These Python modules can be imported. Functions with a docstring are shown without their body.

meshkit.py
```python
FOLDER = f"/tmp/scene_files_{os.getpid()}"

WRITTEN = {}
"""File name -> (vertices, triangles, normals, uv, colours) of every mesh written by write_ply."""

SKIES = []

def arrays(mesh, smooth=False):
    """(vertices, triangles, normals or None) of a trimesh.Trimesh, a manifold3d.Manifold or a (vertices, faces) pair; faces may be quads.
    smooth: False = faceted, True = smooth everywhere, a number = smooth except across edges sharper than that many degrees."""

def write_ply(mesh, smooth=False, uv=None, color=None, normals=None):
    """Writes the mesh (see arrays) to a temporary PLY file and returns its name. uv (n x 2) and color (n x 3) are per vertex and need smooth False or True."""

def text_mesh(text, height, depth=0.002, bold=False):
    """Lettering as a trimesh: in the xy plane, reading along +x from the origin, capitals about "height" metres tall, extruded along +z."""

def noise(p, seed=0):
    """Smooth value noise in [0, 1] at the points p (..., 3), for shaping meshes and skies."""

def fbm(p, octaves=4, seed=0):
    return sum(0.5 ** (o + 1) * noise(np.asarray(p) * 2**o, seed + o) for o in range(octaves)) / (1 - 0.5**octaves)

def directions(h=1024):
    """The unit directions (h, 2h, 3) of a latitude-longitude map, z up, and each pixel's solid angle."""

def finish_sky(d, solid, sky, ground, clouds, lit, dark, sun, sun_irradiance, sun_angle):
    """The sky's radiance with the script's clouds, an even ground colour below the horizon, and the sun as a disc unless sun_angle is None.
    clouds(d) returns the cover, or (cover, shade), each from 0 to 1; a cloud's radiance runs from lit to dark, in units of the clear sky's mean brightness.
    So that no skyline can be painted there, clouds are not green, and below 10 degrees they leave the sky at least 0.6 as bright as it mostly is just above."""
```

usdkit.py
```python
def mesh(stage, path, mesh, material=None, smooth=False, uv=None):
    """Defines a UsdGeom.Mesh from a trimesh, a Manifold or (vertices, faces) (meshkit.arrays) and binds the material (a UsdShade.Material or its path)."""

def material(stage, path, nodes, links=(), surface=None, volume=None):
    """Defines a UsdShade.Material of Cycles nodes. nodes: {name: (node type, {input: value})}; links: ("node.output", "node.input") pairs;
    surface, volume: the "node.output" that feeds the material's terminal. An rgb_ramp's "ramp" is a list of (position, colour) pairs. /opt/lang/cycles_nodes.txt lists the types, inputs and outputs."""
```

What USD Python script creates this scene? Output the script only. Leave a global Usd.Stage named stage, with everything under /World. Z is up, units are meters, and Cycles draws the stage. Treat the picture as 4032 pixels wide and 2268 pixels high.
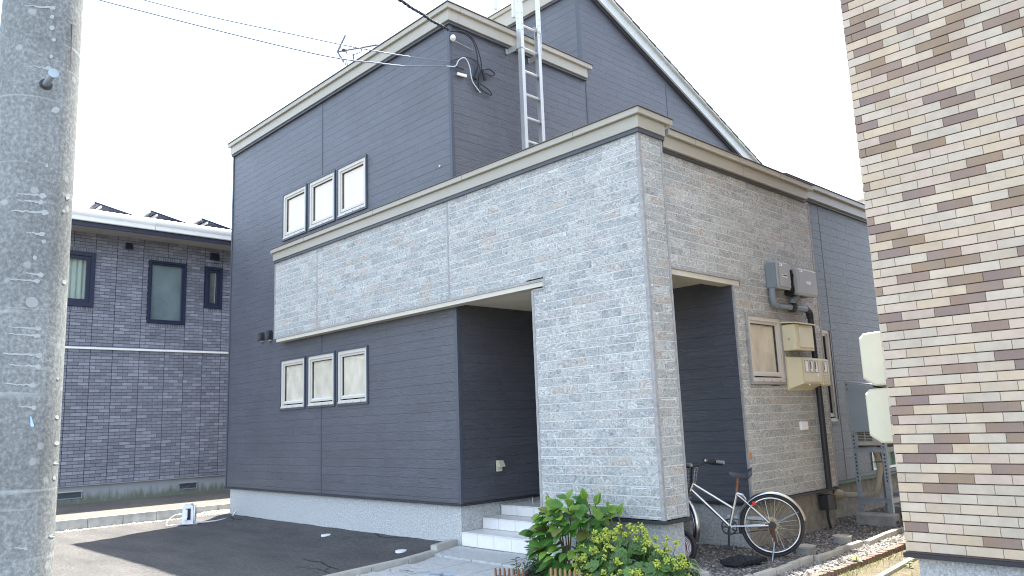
import math, random
import numpy as np
import trimesh
from shapely.geometry import Polygon, box as sbox, LineString
from shapely.ops import unary_union
from pxr import Usd, UsdGeom, UsdLux, UsdShade, Gf, Sdf, Vt
import usdkit, meshkit

# ------------------------------------------------------------------ stage, camera, sky, sun, exposure
S = 1.19            # metres per layout unit (the layout below was surveyed in units of 1.19 m)
stage = Usd.Stage.CreateInMemory()
UsdGeom.SetStageUpAxis(stage, UsdGeom.Tokens.z)
UsdGeom.SetStageMetersPerUnit(stage, 1.0)
UsdGeom.Xform.Define(stage, '/World')
UsdGeom.Scope.Define(stage, '/World/Looks')
rng = np.random.default_rng(7)
random.seed(7)

CAM = np.array([6.85422371, -5.72267583, 1.36274625])
ROT = np.array([[0.69016283, 0.1500435, 0.70792811], [0.722655, -0.09151365, -0.68512408], [-0.03801334, 0.98443496, -0.17158901]])
FPX = 3051.667
cam = UsdGeom.Camera.Define(stage, '/World/camera')
mt = Gf.Matrix4d(*[float(x) for x in (*ROT[:, 0], 0, *ROT[:, 1], 0, *ROT[:, 2], 0, *(CAM * S), 1)])
cam.AddTransformOp().Set(mt)
cam.CreateHorizontalApertureAttr(36.0); cam.CreateVerticalApertureAttr(20.25)
cam.CreateFocalLengthAttr(FPX / 4032 * 36.0)
cam.CreateClippingRangeAttr(Gf.Vec2f(0.05, 2000))
cam.CreateExposureAttr(1.95)

SUN = np.array([-1.17, 2.46, 6.41]); SUN = SUN / np.linalg.norm(SUN)
SUN_EL, SUN_ROT = math.asin(SUN[2]), math.atan2(SUN[0], SUN[1])
dome = UsdLux.DomeLight.Define(stage, '/World/sky')
sky_mat = usdkit.material(stage, '/World/Looks/sky', {
    'sky': ('sky_texture', dict(sky_type='single_scattering', sun_disc=False, sun_elevation=SUN_EL, sun_rotation=SUN_ROT, altitude=50.0, air_density=1.0, aerosol_density=2.2, ozone_density=1.0)),
    'tc': ('texture_coordinate', {}), 'n': ('noise_texture', dict(scale=1.6, detail=4.0, roughness=0.55)), 'mr': ('map_range', dict(from_min=0.3, from_max=0.7, to_min=0.34, to_max=0.5, clamp=True)),
    'mix': ('mix_color', dict(b=(4.1, 4.6, 5.2))), 'bg': ('background_shader', dict(strength=0.13))},
    [('tc.generated', 'n.vector'), ('n.fac', 'mr.value'), ('mr.result', 'mix.fac'), ('sky.color', 'mix.a'), ('mix.result', 'bg.color')], surface='bg.background')
UsdShade.MaterialBindingAPI.Apply(dome.GetPrim()).Bind(sky_mat)
dome.GetPrim().SetCustomDataByKey('kind', 'structure')
sun = UsdLux.DistantLight.Define(stage, '/World/sun')
sun.CreateIntensityAttr(1.25); sun.CreateAngleAttr(0.53); sun.CreateColorAttr(Gf.Vec3f(1.0, 0.94, 0.84))
sun.GetPrim().CreateAttribute('inputs:normalize', Sdf.ValueTypeNames.Bool).Set(True)
zax = SUN; xax = np.cross([0, 0, 1.0], zax); xax /= np.linalg.norm(xax); yax = np.cross(zax, xax)
sun.AddTransformOp().Set(Gf.Matrix4d(*[float(x) for x in (*xax, 0, *yax, 0, *zax, 0, 0, 0, 30, 1)]))


def project(P):
    q = (np.asarray(P, float) - CAM) @ ROT
    z = np.where(-q[..., 2] < 0.05, np.nan, -q[..., 2])
    return np.stack([2016 + FPX * q[..., 0] / z, 1134 - FPX * q[..., 1] / z], -1), z


# ------------------------------------------------------------------ helpers: prims
_count, _base = {}, {}


def newpath(parent, name):
    key = (parent, name)
    n = _count.get(key, -1) + 1
    _count[key] = n
    return f'{parent}/{name}' if n == 0 else f'{parent}/{name}_{n:03d}'


def tags(prim, **kw):
    for k, v in kw.items():
        if v:
            prim.SetCustomDataByKey(k, v)


def thing(name, label, category, base=(0, 0, 0), group=None, kind=None):
    p = newpath('/World', name)
    x = UsdGeom.Xform.Define(stage, p)
    x.AddTranslateOp().Set(Gf.Vec3d(*[float(b * S) for b in base]))
    _base[p] = np.array(base, float)
    tags(x.GetPrim(), label=label, category=category, group=group, kind=kind)
    return p


def put(name, mesh, mat, parent=None, smooth=False, **kw):
    """One mesh prim from an MB, (v, f) or trimesh, in layout units."""
    tone = None
    if isinstance(mesh, MB):
        v, f, tone = mesh.arrays()
    elif isinstance(mesh, tuple):
        v, f = np.asarray(mesh[0], float), np.asarray(mesh[1], int)
    else:
        v, f = np.array(mesh.vertices), np.array(mesh.faces)
    top = '/World' if parent is None else '/'.join(parent.split('/')[:3])
    if smooth is not False:
        u_, inv = np.unique(f, return_inverse=True); v, f = v[u_], inv.reshape(f.shape); tone = None if tone is None else tone[u_]
        f = f[(f[:, 0] != f[:, 1]) & (f[:, 1] != f[:, 2]) & (f[:, 0] != f[:, 2])]
    v = (v - _base.get(top, np.zeros(3))) * S
    p = newpath(parent or '/World', name)
    if smooth is not False and smooth is not True:
        tone = None
    m = usdkit.mesh(stage, p, (v, f), M[mat], smooth=smooth)
    if tone is not None:
        UsdGeom.PrimvarsAPI(m).CreatePrimvar('tone', Sdf.ValueTypeNames.Color3fArray, 'vertex').Set(Vt.Vec3fArray.FromNumpy(tone.astype(np.float32)))
    tags(m.GetPrim(), **kw)
    return p


class MB:
    """Collects shapes into one mesh."""

    def __init__(self):
        self.v, self.f, self.t, self.n = [], [], [], 0

    def add(self, v, f, tone=None):
        v = np.asarray(v, float); f = np.asarray(f, int)
        if f.shape[1] == 4:
            f = np.vstack([f[:, [0, 1, 2]], f[:, [0, 2, 3]]])
        self.v.append(v); self.f.append(f + self.n); self.n += len(v)
        t = np.zeros((len(v), 3)) + (np.nan if tone is None else np.asarray(tone, float))
        self.t.append(t)
        return self

    def mesh(self, m, tone=None):
        return self.add(np.array(m.vertices), np.array(m.faces), tone)

    def arrays(self):
        v, f, t = np.vstack(self.v), np.vstack(self.f), np.vstack(self.t)
        return v, f, (None if np.isnan(t).any() else t)

    def box(self, x0, x1, y0, y1, z0, z1, ch=0.0, tone=None):
        return self.add(*boxm(x0, x1, y0, y1, z0, z1, ch), tone)

    def obox(self, c, ax, ay, az, ch=0.0, tone=None):
        """Oriented box: centre and three half-axis vectors."""
        v, f = boxm(-1, 1, -1, 1, -1, 1)
        if ch:
            L = [np.linalg.norm(a) for a in (ax, ay, az)]
            v, f = boxm(-L[0], L[0], -L[1], L[1], -L[2], L[2], ch)
            v = v / np.array(L)
        return self.add(np.asarray(c) + v @ np.array([ax, ay, az], float), f, tone)

    def tube(self, pts, r, n=8, tone=None, caps=True):
        return self.add(*tubem(pts, r, n, caps), tone)

    def cyl(self, p0, p1, r0, r1=None, n=16, tone=None):
        return self.add(*tubem([p0, p1], [r0, r0 if r1 is None else r1], n, True), tone)


_BF = np.array([[0, 3, 2, 1], [4, 5, 6, 7], [0, 1, 5, 4], [1, 2, 6, 5], [2, 3, 7, 6], [3, 0, 4, 7]])


def boxm(x0, x1, y0, y1, z0, z1, ch=0.0):
    if ch <= 0:
        v = np.array([[x0, y0, z0], [x1, y0, z0], [x1, y1, z0], [x0, y1, z0], [x0, y0, z1], [x1, y0, z1], [x1, y1, z1], [x0, y1, z1]], float)
        return v, np.vstack([_BF[:, [0, 1, 2]], _BF[:, [0, 2, 3]]])
    lo, hi = np.array([x0, y0, z0], float), np.array([x1, y1, z1], float)
    ch = min(ch, 0.49 * (hi - lo).min())
    P = []
    for s in np.ndindex(2, 2, 2):
        c = np.where(np.array(s) == 0, lo, hi); d = np.where(np.array(s) == 0, 1, -1) * ch
        for k in range(3):
            q = c + d; q[k] = c[k]; P.append(q)
    h = trimesh.convex.convex_hull(np.array(P))
    return np.array(h.vertices), np.array(h.faces)


def tubem(pts, r, n=8, caps=True):
    P = np.asarray(pts, float); k = len(P)
    r = np.full(k, r, float) if np.ndim(r) == 0 else np.asarray(r, float)
    T = np.gradient(P, axis=0) if k > 2 else np.repeat([P[1] - P[0]], 2, 0)
    T /= np.maximum(np.linalg.norm(T, axis=1, keepdims=True), 1e-12)
    u = np.cross(T[0], [0, 0, 1.0] if abs(T[0][2]) < 0.9 else [1.0, 0, 0]); u /= np.linalg.norm(u)
    V = []
    a = np.arange(n) / n * 2 * math.pi
    for i in range(k):
        u = u - T[i] * (u @ T[i]); u /= np.linalg.norm(u)
        w = np.cross(T[i], u)
        V.append(P[i] + r[i] * (np.cos(a)[:, None] * u + np.sin(a)[:, None] * w))
    V = np.vstack(V); F = []
    for i in range(k - 1):
        for j in range(n):
            A, B = i * n + j, i * n + (j + 1) % n
            F += [[A, B, B + n], [A, B + n, A + n]]
    if caps:
        V = np.vstack([V, P[0], P[-1]])
        for j in range(n):
            F.append([(j + 1) % n, j, k * n]); F.append([(k - 1) * n + j, (k - 1) * n + (j + 1) % n, k * n + 1])
    return V, np.array(F)


def spline(pts, n=24):
    """Catmull-Rom through the points."""
    P = np.asarray(pts, float)
    Q = np.vstack([2 * P[0] - P[1], P, 2 * P[-1] - P[-2]])
    out = []
    m = max(2, n // (len(P) - 1))
    for i in range(1, len(Q) - 2):
        for t in np.linspace(0, 1, m, endpoint=False):
            a, b, c, d = Q[i - 1:i + 3]
            out.append(0.5 * (2 * b + (c - a) * t + (2 * a - 5 * b + 4 * c - d) * t * t + (3 * b - a - 3 * c + d) * t ** 3))
    return np.vstack(out + [P[-1]])


class Fr:
    """A wall plane: (a along, z up, d out of the wall) -> xyz."""

    def __init__(self, kind, c):
        self.kind, self.c = kind, c
        self.flip = kind == 'west' or kind == 'north'

    def __call__(self, A):
        A = np.asarray(A, float); a, z, d = A[:, 0], A[:, 1], A[:, 2]
        c = self.c
        if self.kind == 'front': return np.stack([a, c - d, z], 1)
        if self.kind == 'north': return np.stack([a, c + d, z], 1)
        if self.kind == 'east': return np.stack([c + d, a, z], 1)
        return np.stack([c - d, a, z], 1)


_PF = np.array([[0, 1, 5, 4], [1, 2, 6, 5], [2, 3, 7, 6], [3, 0, 4, 7], [4, 5, 9, 8], [5, 6, 10, 9], [6, 7, 11, 10], [7, 4, 8, 11], [8, 9, 10, 11]])


def rect_piece(fr, a0, a1, z0, z1, d0, t, ch, jit=0.0):
    q = lambda i, d: [[a0 + i, z0 + i, d], [a1 - i, z0 + i, d], [a1 - i, z1 - i, d], [a0 + i, z1 - i, d]]
    ch = min(ch, 0.3 * (a1 - a0), 0.3 * (z1 - z0))
    v = np.array(q(0, d0) + q(0, d0 + t - ch) + q(ch, d0 + t))
    if jit:
        v[4:, 2] += np.tile(rng.normal(0, jit, 4), 2) + rng.normal(0, jit)
    f = _PF if not fr.flip else _PF[:, ::-1]
    return fr(v), np.vstack([f[:, [0, 1, 2]], f[:, [0, 2, 3]]])


def poly_piece(fr, poly, d0, t):
    m = trimesh.creation.extrude_polygon(poly, t, engine='earcut')
    v = np.array(m.vertices); v[:, 2] += d0
    f = np.array(m.faces)
    return fr(v), (f[:, ::-1] if fr.flip else f)


def wall_mesh(fr, poly, d0, t):
    b = MB()
    for g in getattr(poly, 'geoms', [poly]):
        b.add(*poly_piece(fr, g, d0, t))
    return b


def backing(fr, poly, t):
    """The sheathing behind the cladding, a little smaller so that no edge lies in the plane of another wall's face."""
    return wall_mesh(fr, poly.buffer(-0.014, join_style=2), -t, t)


def sheet_piece(fr, r, d):
    a0, a1, z0, z1 = r
    return fr([[a0, z0, d], [a1, z0, d], [a1, z1, d], [a0, z1, d]]), np.array([[0, 1, 2, 3]])


def frame_ring(fr, r, w, d0, t):
    a0, a1, z0, z1 = r
    return wall_mesh(fr, sbox(a0, z0, a1, z1).difference(sbox(a0 + w, z0 + w, a1 - w, z1 - w)), d0, t)


def courses(fr, poly, z0, pitch, length, gap_h, gap_v, d0, t, ch, tone, jit=0.0, split=0.0, start=None, gap_rule=None, tmin=0.02):
    """Fills poly with staggered pieces; returns a list of (v, f, tone, centre, size)."""
    out = []
    amin, zmin, amax, zmax = poly.bounds
    k0 = int(math.floor((zmin - z0) / pitch)); k1 = int(math.ceil((zmax - z0) / pitch))
    prep = poly.buffer(1e-6)
    for k in range(k0, k1):
        zb, zt = z0 + k * pitch, z0 + (k + 1) * pitch
        gb = gap_rule(k) if gap_rule else gap_h
        a = amin - (start(k) if start else rng.uniform(0, length[0]))
        while a < amax:
            L = rng.uniform(*length)
            r = sbox(a + gap_v / 2, zb + gb / 2, a + L - gap_v / 2, zt - gb / 2)
            a += L
            if r.bounds[2] < amin: continue
            if prep.contains(r): g = [r]
            else:
                q = r.intersection(poly)
                g = [x for x in getattr(q, 'geoms', [q]) if x.area > 1e-5 and x.geom_type == 'Polygon']
            for x in g:
                bx = x.bounds
                if bx[2] - bx[0] < tmin or bx[3] - bx[1] < 0.012: continue
                tn = tone(k)
                parts = [bx]
                if x.area > 0.985 * (bx[2] - bx[0]) * (bx[3] - bx[1]):
                    if split and rng.random() < split:
                        zs = bx[1] + (bx[3] - bx[1]) * 0.78
                        e = bx[0] + (bx[2] - bx[0]) * rng.uniform(0.45, 1.0)
                        v, f = rect_piece(fr, bx[0], bx[2], bx[1], zs, d0, t, ch, jit)
                        v2, f2 = rect_piece(fr, bx[0], e, zs + 0.007, bx[3], d0, t * 0.8, ch * 0.6, jit)
                        if e < bx[2] - 0.03:
                            v3, f3 = rect_piece(fr, e + 0.006, bx[2], zs + 0.001, bx[3], d0, t * 0.96, ch, jit)
                            f2 = np.vstack([f2, f3 + len(v2)]); v2 = np.vstack([v2, v3])
                        f = np.vstack([f, f2 + len(v)]); v = np.vstack([v, v2])
                    else:
                        v, f = rect_piece(fr, *[bx[0], bx[2], bx[1], bx[3]], d0, t, ch, jit)
                else:
                    v, f = poly_piece(fr, x.simplify(0.0005), d0, t)
                out.append([v, f, tn, v.mean(0), math.sqrt(x.area)])
    return out


def seen_size(p):
    uv, z = project(p[3])
    if not np.isfinite(z) or not (-150 < uv[0] < 4180 and -120 < uv[1] < 2390): return 0.0
    return p[4] / z


def put_pieces(groups, one, many, mat, most=300):
    """groups: [(parent path, pieces)]. The largest in view become prims of their own, the rest one stuff mesh per parent."""
    flat = [(seen_size(p), gi, p) for gi, (_, ps) in enumerate(groups) for p in ps]
    order = sorted(range(len(flat)), key=lambda i: -flat[i][0])
    first = {i for i in order[:most] if flat[i][0] > 0}
    rest = {}
    for i, (s_, gi, p) in enumerate(flat):
        if i in first:
            put(one, MB().add(p[0], p[1], p[2]), mat, groups[gi][0])
        else:
            rest.setdefault(gi, MB()).add(p[0], p[1], p[2])
    for gi, b in rest.items():
        put(many, b, mat, groups[gi][0], kind='stuff')


# ------------------------------------------------------------------ materials
M = {}


def plain(name, col, rough=0.6, metal=0.0, var=0.12, scale=4.0, bump=0.0, bscale=60.0, spec=0.5, stretch=(1, 1, 1), col2=None, coat=0.0, dist=0.004, bdetail=3.0):
    lo = [c * (1 - var) for c in col]; hi = [min(1, c * (1 + var)) for c in (col2 or col)]
    nodes = {'g': ('geometry', {}), 'mp': ('mapping', dict(scale=stretch)),
             'n': ('noise_texture', dict(scale=scale, detail=5.0, roughness=0.62)),
             'r': ('rgb_ramp', dict(ramp=[(0.3, lo), (0.7, hi)])),
             'p': ('principled_bsdf', dict(roughness=rough, metallic=metal, specular_ior_level=spec, coat_weight=coat))}
    links = [('g.position', 'mp.vector'), ('mp.vector', 'n.vector'), ('n.fac', 'r.fac'), ('r.color', 'p.base_color')]
    if bump:
        nodes['n2'] = ('noise_texture', dict(scale=bscale, detail=bdetail, roughness=0.6))
        nodes['b'] = ('bump', dict(strength=bump, distance=dist))
        links += [('mp.vector', 'n2.vector'), ('n2.fac', 'b.height'), ('b.normal', 'p.normal')]
    M[name] = usdkit.material(stage, f'/World/Looks/{name}', nodes, links, surface='p.BSDF')


def toned(name, stretch, scale, ramp, rough, bump, dist=0.003, distortion=0.0, spec=0.5, jump=13.0, rough_n=0.6, big=None):
    """Colour from the piece's own tone times a grain that starts anew on every piece."""
    nodes = {'g': ('geometry', {}), 'at': ('attribute', dict(attribute='tone')),
             'sc': ('vector_math', dict(math_type='scale', scale=jump * 40)), 'ad': ('vector_math', dict(math_type='add')),
             'mp': ('mapping', dict(scale=stretch)),
             'n': ('noise_texture', dict(scale=scale, detail=6.0, roughness=rough_n, distortion=distortion)),
             'r': ('rgb_ramp', dict(ramp=ramp)), 'mx': ('mix_color', dict(blend_type='multiply', fac=1.0)),
             'b': ('bump', dict(strength=bump, distance=dist)),
             'p': ('principled_bsdf', dict(roughness=rough, specular_ior_level=spec))}
    links = [('at.color', 'sc.vector1'), ('sc.vector', 'ad.vector2'), ('g.position', 'ad.vector1'), ('ad.vector', 'mp.vector'), ('mp.vector', 'n.vector'),
             ('n.fac', 'r.fac'), ('at.color', 'mx.a'), ('r.color', 'mx.b'), ('n.fac', 'b.height'), ('b.normal', 'p.normal'), ('mx.result', 'p.base_color')]
    if big:
        nodes['n3'] = ('noise_texture', dict(scale=big[0], detail=3.0)); nodes['r3'] = ('rgb_ramp', dict(ramp=[(0.3, [big[1]] * 3), (0.7, [big[2]] * 3)]))
        nodes['m3'] = ('mix_color', dict(blend_type='multiply', fac=1.0))
        links = [l for l in links if l != ('mx.result', 'p.base_color')] + [('g.position', 'n3.vector'), ('n3.fac', 'r3.fac'), ('mx.result', 'm3.a'), ('r3.color', 'm3.b'), ('m3.result', 'p.base_color')]
    M[name] = usdkit.material(stage, f'/World/Looks/{name}', nodes, links, surface='p.BSDF')


g3 = lambda x: [x, x, x]
toned('wood_siding', (1.6, 1.6, 22), 2.6, [(0.25, g3(0.6)), (0.5, g3(1.0)), (0.75, g3(1.5))], 0.42, 0.7, 0.009, 1.8, 1.0, big=(1.3, 0.86, 1.14))
toned('stone_siding', (1, 1, 1.5), 12.0, [(0.30, g3(0.45)), (0.45, g3(0.9)), (0.56, g3(1.22)), (0.70, g3(1.75))], 0.7, 0.8, 0.010, 3.0, 0.35, rough_n=0.66)
toned('wall_tile', (1, 1, 1), 14.0, [(0.25, g3(0.9)), (0.75, g3(1.08))], 0.5, 0.12, 0.002, 0.0, 0.4, big=(3.5, 0.93, 1.06))
toned('dark_tile', (1, 1, 1), 20.0, [(0.25, g3(0.85)), (0.75, g3(1.15))], 0.45, 0.2, 0.002, 0.0, 0.5, big=(0.8, 0.92, 1.08))
plain('siding_back', (0.022, 0.024, 0.03), 0.8)
plain('mortar', (0.60, 0.61, 0.60), 0.85, var=0.08)
plain('tile_joint', (0.12, 0.085, 0.075), 0.9)
plain('dark_joint', (0.03, 0.032, 0.046), 0.9)
plain('charcoal_trim', (0.055, 0.062, 0.078), 0.38, var=0.06)
plain('black_flashing', (0.018, 0.02, 0.026), 0.35, var=0.1)
plain('stone_trim', (0.30, 0.295, 0.29), 0.7, var=0.22, scale=22, bump=0.3, bscale=70)
plain('coping', (0.36, 0.34, 0.28), 0.34, var=0.05, scale=1.6, stretch=(1, 1, 3))
plain('bargeboard', (0.58, 0.61, 0.58), 0.45, var=0.05, scale=1.5)
plain('soffit', (0.66, 0.61, 0.5), 0.8, var=0.05, bump=0.3, bscale=160)
plain('lintel', (0.55, 0.52, 0.43), 0.5, var=0.05)
plain('roof_metal', (0.11, 0.09, 0.07), 0.5, var=0.15)
plain('window_frame', (0.56, 0.53, 0.47), 0.38, var=0.04)
plain('window_rail', (0.68, 0.68, 0.66), 0.3, var=0.04)
plain('blind', (0.80, 0.69, 0.58), 0.9, var=0.06, scale=2.5, stretch=(6, 6, 0.4))
plain('frosted', (0.74, 0.67, 0.55), 0.3, var=0.16, scale=7, stretch=(1, 1, 0.5), bump=0.5, bscale=90, dist=0.004)
plain('stucco', (0.50, 0.51, 0.505), 0.9, var=0.32, scale=42, bump=1.0, bscale=48, dist=0.02)
plain('stucco_brown', (0.33, 0.31, 0.26), 0.9, var=0.3, scale=9, bump=1.0, bscale=48, dist=0.02)
plain('concrete', (0.33, 0.335, 0.32), 0.85, var=0.22, scale=7, bump=0.4, bscale=90)
plain('concrete_pale', (0.40, 0.385, 0.345), 0.85, var=0.15, scale=7, bump=0.4, bscale=90)
plain('white_tile', (0.74, 0.73, 0.71), 0.32, var=0.05, scale=9, bump=0.1, bscale=40, dist=0.002)
plain('grout', (0.25, 0.24, 0.23), 0.9)
plain('slab', (0.46, 0.47, 0.46), 0.85, var=0.16, scale=16, bump=0.5, bscale=140, bdetail=5)
plain('soil', (0.05, 0.04, 0.03), 0.95, var=0.4, scale=12, bump=1.0, bscale=50, dist=0.03)
plain('dry_soil', (0.125, 0.108, 0.07), 0.95, var=0.35, scale=9, bump=1.0, bscale=70, dist=0.02)
plain('gravel_bed', (0.13, 0.125, 0.118), 0.95, var=0.5, scale=60, bump=1.0, bscale=80, dist=0.02)
plain('aluminium', (0.60, 0.60, 0.59), 0.42, metal=0.8, var=0.05)
plain('steel', (0.62, 0.63, 0.64), 0.22, metal=1.0, var=0.05)
plain('galvanised', (0.34, 0.38, 0.42), 0.42, metal=0.6, var=0.15, scale=25)
plain('rusty', (0.085, 0.03, 0.022), 0.75, var=0.4, scale=30)
plain('rubber', (0.015, 0.015, 0.016), 0.6)
plain('black_plastic', (0.02, 0.021, 0.024), 0.38)
plain('saddle_vinyl', (0.045, 0.05, 0.06), 0.38)
plain('grey_plastic', (0.30, 0.31, 0.31), 0.4, var=0.04)
plain('slate_metal', (0.19, 0.225, 0.25), 0.35, var=0.06)
plain('hood_metal', (0.25, 0.29, 0.32), 0.35, var=0.05)
plain('slate_metal_pale', (0.30, 0.31, 0.31), 0.35, var=0.06)
plain('cream_plastic', (0.62, 0.57, 0.40), 0.42, var=0.05)
plain('ivory', (0.66, 0.63, 0.48), 0.45, var=0.04)
plain('white_plastic', (0.82, 0.82, 0.84), 0.4, var=0.03)
plain('label_white', (0.8, 0.8, 0.8), 0.5)
plain('dark_print', (0.03, 0.03, 0.035), 0.5)
plain('red_plastic', (0.55, 0.02, 0.015), 0.3)
plain('orange_sticker', (0.6, 0.2, 0.04), 0.5)
plain('navy_frame', (0.014, 0.018, 0.04), 0.32, var=0.1)
plain('curtain', (0.42, 0.5, 0.44), 0.9, var=0.14, scale=3, stretch=(9, 9, 0.2))
plain('frost_grey', (0.16, 0.21, 0.22), 0.4, var=0.3, scale=1.2)
plain('venetian', (0.34, 0.38, 0.37), 0.6)
plain('gutter_white', (0.78, 0.77, 0.74), 0.4, var=0.04)
plain('eave_grey', (0.30, 0.29, 0.28), 0.7, var=0.06)
plain('eave_dark', (0.02, 0.024, 0.045), 0.5)
plain('solar', (0.012, 0.012, 0.03), 0.2)
plain('hose_white', (0.7, 0.7, 0.78), 0.4)
plain('beige_pipe', (0.52, 0.46, 0.35), 0.6, var=0.12, scale=8)
plain('mossy', (0.09, 0.11, 0.03), 0.8, var=0.3, scale=20)
plain('green_panel', (0.13, 0.33, 0.22), 0.35, var=0.08)
plain('green_band', (0.03, 0.10, 0.06), 0.5, var=0.15)
plain('cable_black', (0.014, 0.015, 0.02), 0.5)
plain('cable_pale', (0.16, 0.18, 0.23), 0.4)
plain('cable_sky', (0.50, 0.58, 0.66), 0.35)
plain('porcelain', (0.8, 0.79, 0.76), 0.25)
plain('antenna_metal', (0.13, 0.14, 0.18), 0.4, metal=0.5)
plain('picket', (0.20, 0.095, 0.045), 0.7, var=0.35, scale=20, stretch=(1, 1, 0.2))
plain('picket_pale', (0.36, 0.22, 0.11), 0.7, var=0.3, scale=20, stretch=(1, 1, 0.2))
plain('terracotta', (0.17, 0.115, 0.088), 0.85, var=0.25, scale=15, bump=0.4, bscale=80)
plain('chalk_white', (0.72, 0.72, 0.68), 0.95)
plain('chalk_blue', (0.42, 0.62, 0.85), 0.95)
plain('stem', (0.10, 0.13, 0.05), 0.7)
plain('twig', (0.12, 0.10, 0.06), 0.8)
plain('lichen', (0.38, 0.405, 0.405), 0.85, var=0.1, scale=60)
plain('far_wall', (0.72, 0.71, 0.66), 0.8)
plain('crack', (0.012, 0.012, 0.013), 1.0)
plain('kid_pink', (0.30, 0.09, 0.10), 0.4)
plain('brass', (0.42, 0.34, 0.16), 0.5, metal=0.4, var=0.2, scale=40)
plain('seat_rust', (0.22, 0.085, 0.04), 0.6, var=0.35, scale=40)
plain('grass', (0.10, 0.13, 0.03), 0.7, var=0.3)


def ground_mat(name, dark, pale, extra_scale=1.0, streak=(1, 1, 1), bump=0.7):
    nodes = {'g': ('geometry', {}), 'mp': ('mapping', dict(scale=streak)),
             'n1': ('noise_texture', dict(scale=1.1 * extra_scale, detail=6.0, roughness=0.6)), 'n2': ('noise_texture', dict(scale=75.0, detail=4.0, roughness=0.8)),
             'r1': ('rgb_ramp', dict(ramp=[(0.3, dark), (0.7, pale)])), 'r2': ('rgb_ramp', dict(ramp=[(0.34, g3(0.5)), (0.52, g3(1.0)), (0.68, g3(1.8))])), 'n4': ('noise_texture', dict(scale=16.0, detail=8.0, roughness=0.85)), 'r4': ('rgb_ramp', dict(ramp=[(0.32, g3(0.5)), (0.68, g3(1.55))])), 'm4': ('mix_color', dict(blend_type='multiply', fac=1.0)),
             'm': ('mix_color', dict(blend_type='multiply', fac=1.0)), 'b': ('bump', dict(strength=bump, distance=0.006)),
             'p': ('principled_bsdf', dict(roughness=0.9, specular_ior_level=0.3))}
    links = [('g.position', 'mp.vector'), ('mp.vector', 'n1.vector'), ('g.position', 'n2.vector'), ('n1.fac', 'r1.fac'), ('n2.fac', 'r2.fac'), ('r1.color', 'm.a'), ('r2.color', 'm.b'), ('mp.vector', 'n4.vector'), ('n4.fac', 'r4.fac'), ('m.result', 'm4.a'), ('r4.color', 'm4.b'), ('m4.result', 'p.base_color'), ('n2.fac', 'b.height'), ('b.normal', 'p.normal')]
    M[name] = usdkit.material(stage, f'/World/Looks/{name}', nodes, links, surface='p.BSDF')


ground_mat('asphalt', (0.069, 0.068, 0.068), (0.112, 0.108, 0.105), 1.0, (0.6, 2.2, 1))
ground_mat('pavement', (0.12, 0.113, 0.103), (0.165, 0.153, 0.136))
ground_mat('earth', (0.10, 0.095, 0.085), (0.15, 0.14, 0.125), 0.3)


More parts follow.
